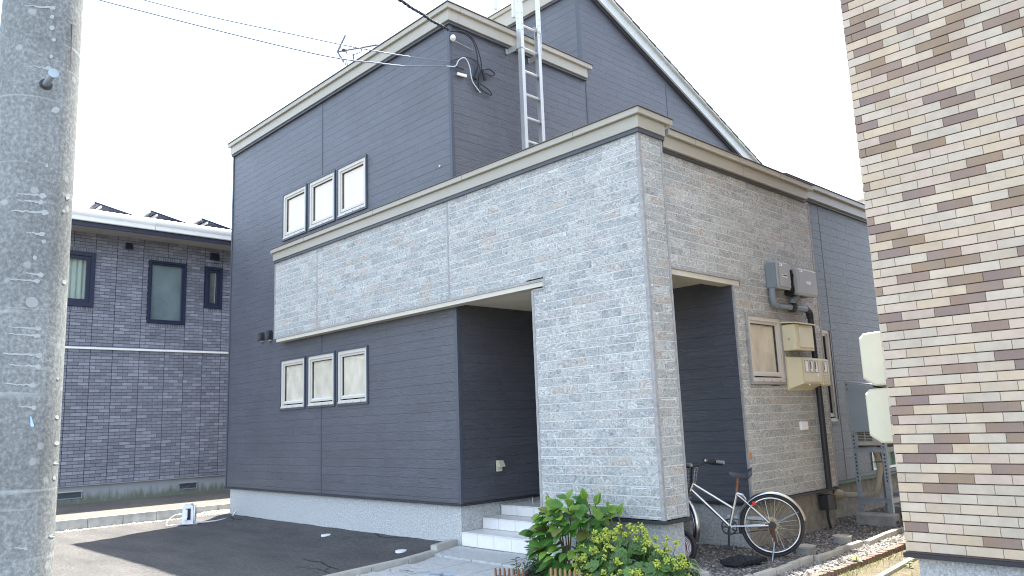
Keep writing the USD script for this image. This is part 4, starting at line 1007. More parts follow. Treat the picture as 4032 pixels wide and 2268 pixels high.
_last = [None, False]


def tile_tone(k):
    u = rng.random()
    if _last[0] == k and _last[1] and u < 0.20: u = 0.9
    _last[0], _last[1] = k, u < 0.29
    if u < 0.29: c = np.array([[0.285, 0.203, 0.15], [0.262, 0.188, 0.152], [0.295, 0.212, 0.138]][rng.integers(3)])
    elif u < 0.44: c = np.array([0.54, 0.43, 0.33])
    elif u < 0.58: c = np.array([0.545, 0.437, 0.30])
    elif u < 0.80: c = np.array([0.54, 0.447, 0.328])
    else: c = np.array([0.53, 0.456, 0.35])
    return c * np.array([0.95, 0.94, 0.95]) * (1 + rng.normal(0, 0.045))


zt0, tp = 0.359, 0.068
st_f = lambda k: (0.2235 - (0.055 if k % 2 else 0.167))
ft = courses(TF, sbox(4.602, zt0, 7.2, 7.3), zt0, tp, (0.2235, 0.2235), 0.0068, 0.0028, 0.0, 0.0095, 0.0018, tile_tone, 0.0004, start=st_f)
wt = courses(TW, sbox(0.2635, zt0, 1.9, 7.3), zt0, tp, (0.2235, 0.2235), 0.0068, 0.0028, 0.0, 0.0095, 0.0018, tile_tone, 0.0004, start=lambda k: (0.2235 - (0.167 if k % 2 else 0.055)))
# a brown tile shades from purple to brown along its length
for p in ft:
    if p[2].max() < 0.3:
        v = p[0]; t = (v[:, 0] - v[:, 0].min()) / max(np.ptp(v[:, 0]), 1e-6); w_ = rng.uniform(-1, 1)
        p[2] = p[2] * (1 + 0.10 * w_ * (t[:, None] - 0.5) * np.array([1.6, 0.4, -1.6]))
put_pieces([(tw_f, ft), (tw_w, wt)], 'tile', 'tile_field', 'wall_tile')
put('base_flashing', MB().box(4.585, 10.0, 0.245, 0.30, 0.318, 0.348), 'black_flashing', tb); put('base_flashing', MB().box(4.585, 4.63, 0.3005, 8, 0.318, 0.348), 'black_flashing', tb)
put('foundation', MB().box(4.66, 10.0, 0.315, 8, -0.1, 0.319), 'stucco', tb)
for y0, z0, z1 in ((0.62, 1.545, 1.965), (0.62, 1.10, 1.52)):
    y1 = y0 + 0.36; w = 0.30
    prof = [(4.598, z0), (4.598 - w * 0.72, z0), (4.598 - w, z0 + 0.06), (4.598 - w, z1 - 0.035), (4.598 - w * 0.88, z1), (4.598, z1 + 0.01)]
    n = len(prof); P = [[x, y0, z] for x, z in prof] + [[x, y1, z] for x, z in prof]
    ins = [[x + (0.012 if x < 4.5 else 0), y0 - 0.014, z + (0.012 if z < (z0 + z1) / 2 else -0.012)] for x, z in prof]
    F = [[i, (i + 1) % n, (i + 1) % n + n] for i in range(n)] + [[i, (i + 1) % n + n, i + n] for i in range(n)] + [[n, n + i, n + i + 1] for i in range(1, n - 1)]
    F += [[2 * n + i, 2 * n + (i + 1) % n, (i + 1) % n] for i in range(n)] + [[2 * n + i, (i + 1) % n, i] for i in range(n)] + [[2 * n, 2 * n + i + 1, 2 * n + i] for i in range(1, n - 1)]
    put('vent_cover', MB().add(P + ins, F), 'ivory', tb)

# ------------------------------------------------------------------ left-hand brick-tiled house
nh = thing('brick_house', 'dark grey brick-tiled neighbour house with white eaves', 'house', (-11, 0, 0.2))
NX = -9.4
NE = Fr('east', NX - 0.008)
wA, wB, wC = (-2.25, -1.28, 3.875, 4.945), (-0.282, 0.474, 3.636, 4.93), (0.875, 1.25, 4.027, 4.927)
npoly = sbox(-3.2, 0.535, 2.8, 5.36).difference(hole([wA, wB, wC])).difference(sbox(-4, 3.058, 4, 3.106))
nw = put('side_wall', wall_mesh(NE, sbox(-5.5, 0.53, 7.0, 5.36).difference(hole([wA, wB, wC])), -0.15, 0.15), 'dark_joint', nh)
put('inner_wall', MB().box(-14, NX - 0.4, -5.5, 7, 0.2, 5.4), 'dark_joint', nh)


def dark_tone(k):
    u = rng.random()
    c = np.array([0.235, 0.243, 0.278]) if u < 0.24 else np.array([0.182, 0.19, 0.222]) if u < 0.7 else np.array([0.158, 0.164, 0.192])
    return c * (1 + rng.normal(0, 0.06))


pieces = []
joints = [-3.23, -2.84, -2.45, -2.06, -1.668, -1.277, -0.885, -0.388, 0.097, 0.486, 0.868, 1.258, 1.65, 2.04, 2.43, 2.82]
sold = unary_union([sbox(a - 0.0, d, b, d + 0.085) for a, b, c, d in (wA, wB, wC)] + [sbox(a, c - 0.085, b, c) for a, b, c, d in (wA, wB, wC)])
for j0, j1 in zip(joints[:-1], joints[1:]):
    pl = npoly.intersection(sbox(j0 + 0.004, 0, j1 - 0.004, 6)).difference(sold)
    if pl.is_empty: continue
    L = (j1 - j0 - 0.008) / (2 if j1 - j0 < 0.45 else 2.5)
    pieces += courses(NE, pl, 0.535, 0.0632, (L, L), 0.0075, 0.0055, 0.0, 0.008, 0.0016, dark_tone, 0.0003, start=lambda k, L=L: (0.0 if k % 2 else L / 2))
for a, b, c, d in (wA, wB, wC):
    for z0, z1 in ((d + 0.004, d + 0.081), (c - 0.081, c - 0.004)):
        pieces += courses(NE, sbox(a, z0, b, z1), z0, z1 - z0, (0.047, 0.047), 0.0, 0.006, 0.0, 0.008, 0.0016, dark_tone, 0.0003, start=lambda k: 0.0)
put_pieces([(nw, pieces)], 'brick_tile', 'brick_tile_field', 'dark_tile')
put('belt_course', MB().box(NX - 0.004, NX + 0.03, -5.5, 7, 3.060, 3.104, 0.006), 'gutter_white', nh)
put('foundation', MB().box(NX - 0.3, NX - 0.02, -5.5, 7, 0.0, 0.531), 'algae_concrete', nh); put('base_flashing', MB().box(NX - 0.1, NX + 0.012, -5.5, 7, 0.519, 0.534), 'eave_grey', nh)
for y0, y1 in ((-1.70, -1.285), (0.484, 0.842)):
    p = put('floor_vent', frame_ring(Fr('east', NX - 0.02), (y0, y1, 0.30, 0.42), 0.012, 0, 0.012), 'galvanised', nh)
    put('vent_hole', MB().add(*poly_piece(Fr('east', NX - 0.02), sbox(y0 + 0.012, 0.312, y1 - 0.012, 0.408), 0.0, 0.003)), 'dark_print', p)
    b = MB()
    for k in range(5): b.add(*poly_piece(Fr('east', NX - 0.02), sbox(y0 + 0.013, 0.318 + 0.018 * k, y1 - 0.013, 0.322 + 0.018 * k), 0.0032, 0.006))
    put('vent_slat', b, 'slate_metal', p)
    put('vent_lip', MB().box(NX - 0.02, NX + 0.02, y0 - 0.01, y1 + 0.01, 0.421, 0.432), 'aluminium', p)
for (a, b_, c, d), fw, mat in ((wA, 0.145, 'curtain'), (wB, 0.075, 'frost_grey'), (wC, 0.11, 'venetian')):
    p = put('window', frame_ring(NE, (a, b_, c, d), fw * 0.55, -0.05, 0.09), 'navy_frame', nh)
    i1 = (a + fw * 0.55 + 0.0005, b_ - fw * 0.55 - 0.0005, c + fw * 0.55 + 0.0005, d - fw * 0.55 - 0.0005)
    put('sash', frame_ring(NE, i1, fw * 0.45, -0.05, 0.062), 'navy_frame', p)
    q = (i1[0] + fw * 0.45, i1[1] - fw * 0.45, i1[2] + fw * 0.45, i1[3] - fw * 0.45)
    put('pane', MB().add(*sheet_piece(NE, q, -0.03)), 'glass', p)
    if mat == 'curtain':
        ys = np.linspace(q[0] - 0.02, q[1] + 0.02, 90); xs = NX - 0.10 + 0.016 * np.sin(ys * 62) + 0.006 * np.sin(ys * 23)
        V = np.vstack([np.c_[xs, ys, np.full(90, q[2] - 0.02)], np.c_[xs, ys, np.full(90, q[3] + 0.02)]]); i = np.arange(89)
        put('curtain', MB().add(V, np.stack([i, i + 1, i + 91, i + 90], 1)), mat, p)
    elif mat == 'venetian':
        b = MB()
        for z in np.arange(q[2], q[3], 0.025): b.obox([NX - 0.075, (q[0] + q[1]) / 2, z], [0.008, 0, 0.008], [0, (q[1] - q[0]) / 2, 0], [0.0006, 0, -0.0006])
        put('blind_slat', b, mat, p)
        put('blind_cord', MB().box(NX - 0.066, NX - 0.062, q[1] - 0.018, q[1] - 0.008, q[2], q[3]), 'label_white', p)
    else:
        put('frosted_glass', MB().add(*poly_piece(NE, sbox(q[0] - 0.01, q[2] - 0.01, q[1] + 0.01, q[3] + 0.01), -0.09, 0.03)), mat, p)
for a, z, w, h in ((-0.681, 5.165, 0.13, 0.13), (1.07, 5.155, 0.19, 0.165)):
    put('wall_vent', MB().add([[NX, a - w / 2, z - h / 2], [NX, a + w / 2, z - h / 2], [NX, a + w / 2, z + h / 2], [NX, a - w / 2, z + h / 2], [NX + 0.09, a - w * 0.42, z - h * 0.45], [NX + 0.09, a + w * 0.42, z - h * 0.45], [NX + 0.05, a + w * 0.42, z + h * 0.45], [NX + 0.05, a - w * 0.42, z + h * 0.45]], _BF), 'navy_frame', nh)
put('soffit', MB().box(NX - 0.05, -8.83, -5.8, 7.2, 5.336, 5.36), 'eave_grey', nh)
put('eave_band', MB().box(-8.84, -8.80, -5.8, 7.2, 5.312, 5.405), 'eave_dark', nh)
b = MB()
for y0, y1 in ((-5.8, -0.399), (-0.395, 7.2)): b.box(-8.95, -8.75, y0, y1, 5.406, 5.50, 0.01)
put('fascia', b, 'gutter_white', nh)
b = MB()
for y0, y1 in ((-5.8, -0.399), (-0.395, 7.2)): b.tube([(-8.80, y0, 5.56), (-8.80, y1, 5.56)], 0.085, 14)
put('gutter', b, 'gutter_white', nh, smooth=40)
put('roof', MB().add([[-8.8, -5.8, 5.60], [-8.8, 7.2, 5.60], [-14, 7.2, 5.75], [-14, -5.8, 5.75], [-8.8, -5.8, 5.50], [-8.8, 7.2, 5.50], [-14, 7.2, 5.5], [-14, -5.8, 5.5]], _BF[:, ::-1]), 'gutter_white', nh)
for k, (y0, lab) in enumerate(((-1.325, 'left'), (-0.25, 'middle'), (0.809, 'right'))):
    sp = thing('solar_panel', f'dark tilted solar panel on the brick house roof, {lab} of the three', 'solar panel', (-10, y0, 5.65), group='tilted panels on the neighbour roof')
    A = np.array([-9.5, y0, 5.99]); dv = np.array([0, 0.70, -0.148]) * 1.35; nv = np.array([0, 0.2, 0.95]) * 0.018; xv = np.array([-1.3, 0, 0])
    put('panel', MB().obox(A + dv / 2 + xv / 2, xv / 2, dv / 2, nv), 'solar', sp)
    put('edge_frame', MB().obox(A - [0, 0.004, 0] + xv / 2, xv / 2, np.array([0, 0.012, -0.003]), nv * 1.4), 'aluminium', sp)
    put('support_rail', MB().obox(A + dv * 0.12 + xv * 0.3 - [0, 0, 0.05], xv * 0.32, np.array([0, 0.018, 0]), np.array([0, 0, 0.02])), 'aluminium', sp)
    put('support_leg', MB().box(-9.9, -9.86, y0 + 0.1, y0 + 0.14, 5.62, 5.94), 'aluminium', sp)

fb = thing('far_building', 'pale distant building showing its roofline beside the tiled building', 'building', (-1.5, 27, 0))
put('wall', MB().box(-5.1, 4.0, 25, 30, -0.1, 9.5), 'far_wall', fb); put('parapet', MB().box(-5.27, 4.2, 24.8, 30.2, 9.5, 9.76, 0.02), 'far_wall', fb)

# ------------------------------------------------------------------ utility pole
up = thing('utility_pole', 'stained concrete utility pole with a step bolt', 'utility pole', (3.706, -5.09, 0))
n, zsn = 64, np.linspace(-0.2, 7.2, 60); r_ = 0.15 - zsn / 150
put('shaft', MB().tube([[3.706, -5.09, z] for z in zsn], r_, n), 'pole_concrete', up, smooth=50)
pd = lambda ang, z: np.array([3.706, -5.09, z]) + (0.15 - z / 150) * np.array([math.cos(ang), math.sin(ang), 0])
to_cam = math.atan2(CAM[1] + 5.09, CAM[0] - 3.706)


def on_pole(px, py):
    d = ROT @ np.array([(px - 2016) / FPX, -(py - 1134) / FPX, -1.0])
    best = None
    for t in np.linspace(2.5, 3.6, 2200):
        q = CAM + t * d
        rr = 0.15 - q[2] / 150
        if np.hypot(q[0] - 3.706, q[1] + 5.09) <= rr: return q
    return CAM + 3.2 * d


q = on_pole(181, 333); nrm = np.array([q[0] - 3.706, q[1] + 5.09, 0]); nrm /= np.linalg.norm(nrm); th = math.atan2(nrm[1], nrm[0])
tang = np.array([-nrm[1], nrm[0], 0])
put('bolt_hole', MB().cyl(q - nrm * 0.01, q + nrm * 0.001, 0.021, n=20), 'dark_print', up)
put('step_bolt', MB().cyl(q - nrm * 0.02, q + nrm * 0.10 + np.array([0, 0, 0.004]), 0.0115, n=16).cyl(q + nrm * 0.10 + [0, 0, 0.004], q + nrm * 0.108 + [0, 0, 0.004], 0.0165, n=20), 'galvanised', up, smooth=40)
q = on_pole(125, 1191); nrm = np.array([q[0] - 3.706, q[1] + 5.09, 0]); nrm /= np.linalg.norm(nrm)
put('hole_cap', MB().cyl(q - nrm * 0.01, q + nrm * 0.004, 0.019, n=20), 'slate_metal_pale', up)


def pole_patch(px0, py0, px1, py1, w0, w1, mat, name, n=12):
    b = MB(); V = []
    for t in np.linspace(0, 1, n):
        q = on_pole(px0 + (px1 - px0) * t, py0 + (py1 - py0) * t); nr = np.array([q[0] - 3.706, q[1] + 5.09, 0]); nr /= np.linalg.norm(nr); tg = np.array([-nr[1], nr[0], 0])
        ww = (w0 + (w1 - w0) * t) * (0.8 + 0.4 * rng.random()); V += [q + nr * 0.0015 - tg * ww / 2, q + nr * 0.0015 + tg * ww / 2]
    F = [[2 * i, 2 * i + 1, 2 * i + 3, 2 * i + 2] for i in range(n - 1)]
    put(name, b.add(V, F), mat, up)


def pole_blob(px, py, rx, ry, tail):
    b = MB(); ring_ = []
    c = on_pole(px, py)
    for a in np.linspace(0, 2 * math.pi, 13)[:-1]:
        ring_.append(on_pole(px + rx * math.cos(a) * rng.uniform(0.8, 1.2), py + ry * math.sin(a) * rng.uniform(0.8, 1.2)))
    V = np.array([c] + ring_); n_ = V - np.array([3.706, -5.09, 0]); n_[:, 2] = 0; n_ /= np.linalg.norm(n_, axis=1, keepdims=True)
    b.add(V + n_ * 0.0012, [[0, 1 + k, 1 + (k + 1) % 12] for k in range(12)])
    if tail:
        V = []
        for t in np.linspace(0, 1, 10):
            y_ = py - 8 * t + rng.normal(0, 1.5); w_ = ry * 0.45 * (1 - 0.55 * t) * rng.uniform(0.6, 1.2)
            V += [on_pole(px - tail * t, y_ - w_), on_pole(px - tail * t, y_ + w_)]
        V = np.array(V); n_ = V - np.array([3.706, -5.09, 0]); n_[:, 2] = 0; n_ /= np.linalg.norm(n_, axis=1, keepdims=True)
        b.add(V + n_ * 0.0011, [[2 * i, 2 * i + 1, 2 * i + 3, 2 * i + 2] for i in range(9)])
    put('lichen_streak', b, 'lichen', up)


for px, py, rx, ry, tl in ((207, 31, 12, 9, 110), (205, 66, 10, 8, 0), (204, 110, 11, 9, 0), (212, 157, 8, 8, 0), (188, 268, 10, 8, 70), (219, 434, 16, 12, 0), (202, 222, 7, 8, 0), (184, 652, 6, 8, 0),
                           (168, 771, 14, 11, 100), (160, 797, 12, 9, 90), (176, 837, 14, 12, 130), (164, 922, 12, 10, 60), (172, 951, 9, 8, 0), (137, 1015, 9, 9, 0), (160, 1083, 11, 10, 60), (145, 1107, 12, 8, 110),
                           (150, 1294, 13, 9, 120), (145, 1322, 14, 9, 110), (152, 1399, 15, 11, 140), (150, 1445, 12, 10, 110), (128, 1518, 13, 9, 110), (132, 1605, 11, 9, 60), (100, 2160, 8, 8, 80), (252, 1110, 8, 9, 0), (226, 1490, 5, 6, 0), (224, 1642, 8, 8, 0), (222, 1745, 9, 9, 0), (219, 1823, 9, 6, 0), (213, 1881, 6, 9, 0), (203, 2110, 11, 7, 0), (265, 775, 8, 12, 0), (250, 830, 6, 7, 0)):
    pole_blob(px, py, rx, ry, tl)
pole_patch(281, 95, 277, 270, 0.006, 0.0015, 'rusty', 'rust_streak')
pole_patch(120, 1640, 127, 1680, 0.004, 0.011, 'chalk_blue', 'paint_spot')

# ------------------------------------------------------------------ bicycle
P0 = np.array([3.269, 1.003, 0.09]); psi = math.radians(210)
U = np.array([math.cos(psi), math.sin(psi), 0]); P0 = P0 + U * 0.078; LAT = np.array([-U[1], U[0], 0]); UP = np.array([0, 0, 1.0])
B = lambda u, w, l=0.0: P0 + U * u + UP * w + LAT * l
bike = thing('bicycle', 'silver city bicycle with a basket parked beside the porch column', 'bicycle', tuple(P0))
R_ = 0.277


def ring(cu, cw, r, tr, n=56, m=8, flat=1.0, steer=None):
    a = np.arange(n) / n * 2 * math.pi; c = np.arange(m) / m * 2 * math.pi
    V = []
    for x in a:
        for y in c:
            rr = r + tr * math.cos(y); l = tr * flat * math.sin(y)
            V.append(steer(cu, cw, rr * math.cos(x), rr * math.sin(x), l) if steer else B(cu + rr * math.cos(x), cw + rr * math.sin(x), l))
    i, j = np.meshgrid(np.arange(n), np.arange(m), indexing='ij'); i, j = i.ravel(), j.ravel()
    return np.array(V), np.stack([i * m + j, ((i + 1) % n) * m + j, ((i + 1) % n) * m + (j + 1) % m, i * m + (j + 1) % m], 1)


def wheel(name, cu, seed, hub_r, steer=None):
    g = (lambda u, w, l=0.0: steer(cu, R_, u - cu, w - R_, l)) if steer else B
    w = put(name, MB().add(*ring(cu, R_, R_ - 0.0145, 0.0145, steer=steer)), 'rubber', bike, smooth=True)
    put('rim', MB().add(*ring(cu, R_, R_ - 0.040, 0.0105, flat=1.2, steer=steer)), 'steel', w, smooth=True)
    b = MB(); r = np.random.default_rng(seed)
    for k in range(32):
        a0 = 2 * math.pi * k / 32; s = 1 if k % 2 else -1; a1 = a0 + 0.9 * (1 if k % 4 < 2 else -1)
        b.tube([g(cu + 0.020 * math.cos(a1), R_ + 0.020 * math.sin(a1), 0.024 * s), g(cu + (R_ - 0.05) * math.cos(a0), R_ + (R_ - 0.05) * math.sin(a0), 0)], 0.0013, 4)
    put('spoke', b, 'steel', w, kind='stuff')
    put('hub', MB().tube([g(cu, R_, -0.045), g(cu, R_, 0.045)], hub_r, 12), 'steel', w)
    return w


turn = -0.73
pv = B(0.70, 0.585)


def steer_rot(q):
    """Turns a point about the steering axis."""
    d = np.asarray(q) - pv; c, s = math.cos(turn), math.sin(turn)
    return pv + np.array([c * d[0] - s * d[1], s * d[0] + c * d[1], d[2]])


st_w = lambda cu, cw, du, dw, l: steer_rot(B(cu + du, cw + dw, l))
FU = 0.917
wheel('rear_wheel', 0.0, 1, 0.018)
wheel('front_wheel', FU, 2, 0.014, st_w)


def fender(cu, a0, a1, st=None, tail=0.0):
    rr = R_ + 0.012; n = 28; V = []; prof = [(-0.026, -0.012), (-0.018, 0.004), (0.0, 0.009), (0.018, 0.004), (0.026, -0.012)]
    for a in np.linspace(a0, a1, n):
        for l, h in prof:
            q = (cu, R_, (rr + h) * math.cos(a), (rr + h) * math.sin(a), l)
            V.append(st(*q) if st else B(cu + q[2], R_ + q[3], l))
    m = len(prof); i, j = np.meshgrid(np.arange(n - 1), np.arange(m - 1), indexing='ij'); i, j = i.ravel(), j.ravel()
    return np.array(V), np.stack([i * m + j, i * m + j + 1, (i + 1) * m + j + 1, (i + 1) * m + j], 1)


put('rear_mudguard', MB().add(*fender(0, math.radians(-15), math.radians(172))), 'steel', bike, smooth=True)
put('front_mudguard', MB().add(*fender(FU, math.radians(70), math.radians(210), st_w)), 'steel', bike, smooth=True)
put('mudguard_stay', MB().tube([B(0, R_, 0.03), B(-0.235, 0.395, 0.026)], 0.0028, 5).tube([B(0, R_, -0.03), B(-0.235, 0.395, -0.026)], 0.0028, 5), 'galvanised', bike)
fr_m = MB().tube([B(0.672, 0.665), B(0.705, 0.585)], 0.018, 12).tube([B(0.684, 0.655), B(0.328, 0.425)], 0.0125, 12).tube([B(0.702, 0.605), B(0.369, 0.268)], 0.0145, 12).tube([B(0.369, 0.268), B(0.287, 0.565)], 0.0135, 12)
for s in (-1, 1): fr_m.tube([B(0.36, 0.268, 0.018 * s), B(0.2, 0.272, 0.035 * s), B(0.0, R_, 0.042 * s)], 0.0085, 8).tube([B(0.29, 0.55, 0.012 * s), B(0.24, 0.51, 0.03 * s), B(0.0, R_, 0.042 * s)], 0.0075, 8)
fr_m.tube([B(0.369, 0.268, -0.035), B(0.369, 0.268, 0.035)], 0.02, 12)
put('frame', fr_m, 'steel', bike, smooth=50)
fk = MB().tube([steer_rot(B(0.705, 0.585)), steer_rot(B(0.72, 0.55))], 0.016, 10)
for s in (-1, 1): fk.tube([steer_rot(B(0.72, 0.56, 0.03 * s)), steer_rot(B(0.80, 0.42, 0.032 * s)), steer_rot(B(0.87, 0.32, 0.035 * s)), steer_rot(B(FU, R_, 0.04 * s))], [0.011, 0.01, 0.008, 0.007], 8)
put('fork', fk, 'steel', bike, smooth=50)
put('seat_post', MB().tube([B(0.288, 0.562), B(0.262, 0.715)], 0.0115, 10), 'seat_rust', bike, smooth=50)
sv = []
for t in np.linspace(0, 1, 14):
    u = 0.338 - 0.205 * t; q_ = max(0.0, (t - 0.15)) / 0.85
    w = (0.014 + 0.072 * q_ ** 1.3) * (1 if t < 0.9 else 1 - 2.2 * (t - 0.9)); top = 0.758 + 0.03 * t ** 1.6 - 0.012 * math.sin(math.pi * t); sk = 0.022 + 0.058 * min(1, t * 1.5) * (1 if t < 0.85 else 1 - 2.0 * (t - 0.85))
    half = [(0, 0), (0.35, -0.002), (0.7, -0.010), (0.93, -0.024), (1.0, -0.24 * 0.1 - sk * 0.5), (0.86, -sk), (0.5, -sk * 0.95)]
    row = [B(u, top + h, a * w) for a, h in half] + [B(u, top + h, -a * w) for a, h in half[:0:-1]]
    sv.append(row)
sv = np.array(sv); m = sv.shape[1]; V = sv.reshape(-1, 3); F = np.array([[i * m + j, i * m + (j + 1) % m, (i + 1) * m + (j + 1) % m, (i + 1) * m + j] for i in range(13) for j in range(m)])
cap = [[0, j, j + 1] for j in range(1, m - 1)] + [[13 * m, 13 * m + j + 1, 13 * m + j] for j in range(1, m - 1)]
put('saddle', (V, np.vstack([F[:, [0, 1, 2]], F[:, [0, 2, 3]], cap])), 'saddle_vinyl', bike, smooth=60)
put('saddle_spring', MB().tube([B(0.262, 0.715), B(0.18, 0.705)], 0.014, 8).tube([B(0.175, 0.70, 0.05), B(0.175, 0.74, 0.05)], 0.016, 8).tube([B(0.175, 0.70, -0.05), B(0.175, 0.74, -0.05)], 0.016, 8), 'black_plastic', bike)
put('stem', MB().tube([steer_rot(B(0.676, 0.66)), steer_rot(B(0.655, 0.80))], 0.014, 10).tube([steer_rot(B(0.655, 0.80)), steer_rot(B(0.66, 0.822))], 0.02, 10), 'black_plastic', bike)
hb = MB()
for s in (-1, 1):
    hb.tube([steer_rot(q) for q in spline([B(0.66, 0.815, 0), B(0.665, 0.81, 0.07 * s), B(0.62, 0.835, 0.16 * s), B(0.53, 0.845, 0.20 * s), B(0.45, 0.84, 0.21 * s)], 20)], 0.0095, 8)
h_ = put('handlebar', hb, 'black_plastic', bike, smooth=50)
for s in (-1, 1):
    put('grip', MB().tube([steer_rot(B(0.53, 0.845, 0.20 * s)), steer_rot(B(0.45, 0.84, 0.21 * s))], 0.0145, 10), 'grey_plastic', h_)
    put('brake_lever', MB().tube([steer_rot(B(0.60, 0.832, 0.175 * s)), steer_rot(B(0.55, 0.82, 0.2 * s)), steer_rot(B(0.47, 0.815, 0.215 * s))], [0.016, 0.009, 0.006], 8), 'black_plastic', h_)
    put('shifter', MB().tube([steer_rot(B(0.585, 0.842, 0.17 * s)), steer_rot(B(0.55, 0.846, 0.193 * s))], 0.021, 10), 'black_plastic', h_)
put('bell', MB().cyl(steer_rot(B(0.62, 0.85, -0.14)), steer_rot(B(0.62, 0.868, -0.14)), 0.02), 'steel', h_)
put('brake_cable', MB().tube(spline([steer_rot(B(0.6, 0.83, 0.17)), steer_rot(B(0.70, 0.80, 0.12)), steer_rot(B(0.72, 0.72, 0.06)), steer_rot(B(0.71, 0.60, 0.03)), steer_rot(B(0.74, 0.52, 0.03))], 24), 0.0035, 5).tube(spline([steer_rot(B(0.6, 0.83, -0.17)), steer_rot(B(0.71, 0.80, -0.10)), steer_rot(B(0.72, 0.70, -0.04)), steer_rot(B(0.70, 0.62, -0.02))], 24), 0.0035, 5), 'cable_black', bike)
bk = MB(); wr = 0.0022
bu0, bu1, bw0, bw1, bl = 0.735, 0.965, 0.615, 0.79, 0.15
for t in np.linspace(0, 1, 6):
    w = bw0 + (bw1 - bw0) * t; e = 0.025 * (1 - t)
    bk.tube([steer_rot(B(*q)) for q in ((bu0 + e, w, -bl + e), (bu1 - e, w, -bl + e), (bu1 - e, w, bl - e), (bu0 + e, w, bl - e), (bu0 + e, w, -bl + e))], wr * (2 if t == 1 else 1), 5)
for t in np.linspace(0, 1, 9):
    l = -bl + 2 * bl * t; u = bu0 + (bu1 - bu0) * t
    for uu in (bu0, bu1): bk.tube([steer_rot(B(uu, bw1, l)), steer_rot(B(uu + (0.025 if uu == bu0 else -0.025), bw0, l * 0.84))], wr, 4)
    for s in (-1, 1): bk.tube([steer_rot(B(u, bw1, bl * s)), steer_rot(B(u * 0.8 + 0.2 * (bu0 + bu1) / 2, bw0, (bl - 0.025) * s))], wr, 4)
    bk.tube([steer_rot(B(bu0 + 0.025, bw0, l * 0.84)), steer_rot(B(bu1 - 0.025, bw0, l * 0.84))], wr, 4)
put('basket', bk, 'galvanised', bike)
ch = MB().add(*ring(0.375, 0.262, 0.066, 0.006, 40, 6)).tube([B(0.375, 0.33, -0.03), B(0.0, 0.305, -0.035)], 0.0045, 5).tube([B(0.375, 0.195, -0.03), B(0.0, 0.235, -0.035)], 0.0045, 5)
for k in range(5): ch.tube([B(0.375, 0.262), B(0.375 + 0.064 * math.cos(k * 1.257), 0.262 + 0.064 * math.sin(k * 1.257))], 0.007, 6)
put('chain', ch, 'black_plastic', bike)
put('chain_guard', MB().obox(B(0.19, 0.335, -0.045), U * 0.20 + UP * 0.012, LAT * 0.006, UP * 0.018, 0.004), 'galvanised', bike)
cr = put('crank', MB().tube([B(0.375, 0.262, 0.06), B(0.392, 0.10, 0.065)], [0.012, 0.009], 8).tube([B(0.375, 0.262, 0.0), B(0.375, 0.262, 0.06)], 0.015, 10), 'black_plastic', bike)
put('pedal', MB().obox(B(0.395, 0.095, 0.105), U * 0.04, LAT * 0.035, UP * 0.012, 0.004), 'black_plastic', cr); put('pedal_reflector', MB().obox(B(0.352, 0.095, 0.105), U * 0.003, LAT * 0.02, UP * 0.007), 'orange_sticker', cr)
put('sprocket', MB().tube([B(0, R_, -0.052), B(0, R_, -0.028)], [0.05, 0.062], 20), 'brass', bike); put('brake_drum', MB().tube([B(0, R_, 0.02), B(0, R_, 0.052)], [0.036, 0.034], 18), 'black_plastic', bike)
put('kickstand', MB().tube([B(0.0, R_, 0.055), B(-0.02, 0.11, 0.062), B(-0.005, 0.10, 0.075)], [0.012, 0.01, 0.008], 8).tube([B(0.02, R_ - 0.01, 0.05), B(-0.005, 0.18, 0.058)], 0.016, 8), 'rusty', bike)
put('stand_leg', MB().tube([B(-0.005, 0.14, 0.07), B(0.03, -0.01, 0.13)], 0.006, 6), 'galvanised', bike)
put('brake_arm', MB().tube([B(0.13, 0.262, 0.05), B(0.04, 0.265, 0.055)], 0.009, 8), 'rusty', bike)
put('reflector', MB().obox(B(0.145, 0.47, 0.045), U * 0.014, LAT * 0.008, UP * 0.019, 0.005), 'red_plastic', bike)
put('wire_lock', MB().tube(spline([steer_rot(B(0.70, 0.335, 0.03)), B(0.80, 0.33, 0.1), B(0.9, 0.35, 0.16), B(0.95, 0.40, 0.12)], 16), 0.004, 5).tube(spline([steer_rot(B(0.70, 0.335, 0.03)), B(0.80, 0.30, 0.1), B(0.9, 0.31, 0.16), B(0.97, 0.33, 0.14)], 16), 0.004, 5), 'cable_black', bike)
put('caliper', MB().tube([B(0.285, 0.56), B(0.24, 0.545), B(0.21, 0.50)], [0.012, 0.014, 0.01], 8), 'steel', bike)

kb = thing('small_wheel', 'small black tyre with pink disc half hidden behind the porch column', 'wheel', (2.66, 0.34, 0.09))
kc, kn, ku = np.array([2.61, 0.36, 0.205]), np.array([0.25, -0.95, 0.18]), None
kn /= np.linalg.norm(kn); k1 = np.cross(kn, [0, 0, 1.0]); k1 /= np.linalg.norm(k1); k2 = np.cross(kn, k1)
cir = [kc + 0.138 * (math.cos(a) * k1 + math.sin(a) * k2) for a in np.linspace(0, 2 * math.pi, 41)]
put('tyre', MB().tube(cir, 0.021, 8), 'rubber', kb, smooth=True); put('disc', MB().cyl(kc - kn * 0.006, kc + kn * 0.006, 0.112, n=32), 'kid_pink', kb)
b = MB()
for k in range(3): b.tube([kc + (0.075 + 0.014 * k) * (math.cos(a) * k1 + math.sin(a) * k2) + kn * 0.0075 for a in np.linspace(0, 2 * math.pi, 33)], 0.004, 5)
put('stripe', b, 'label_white', kb)

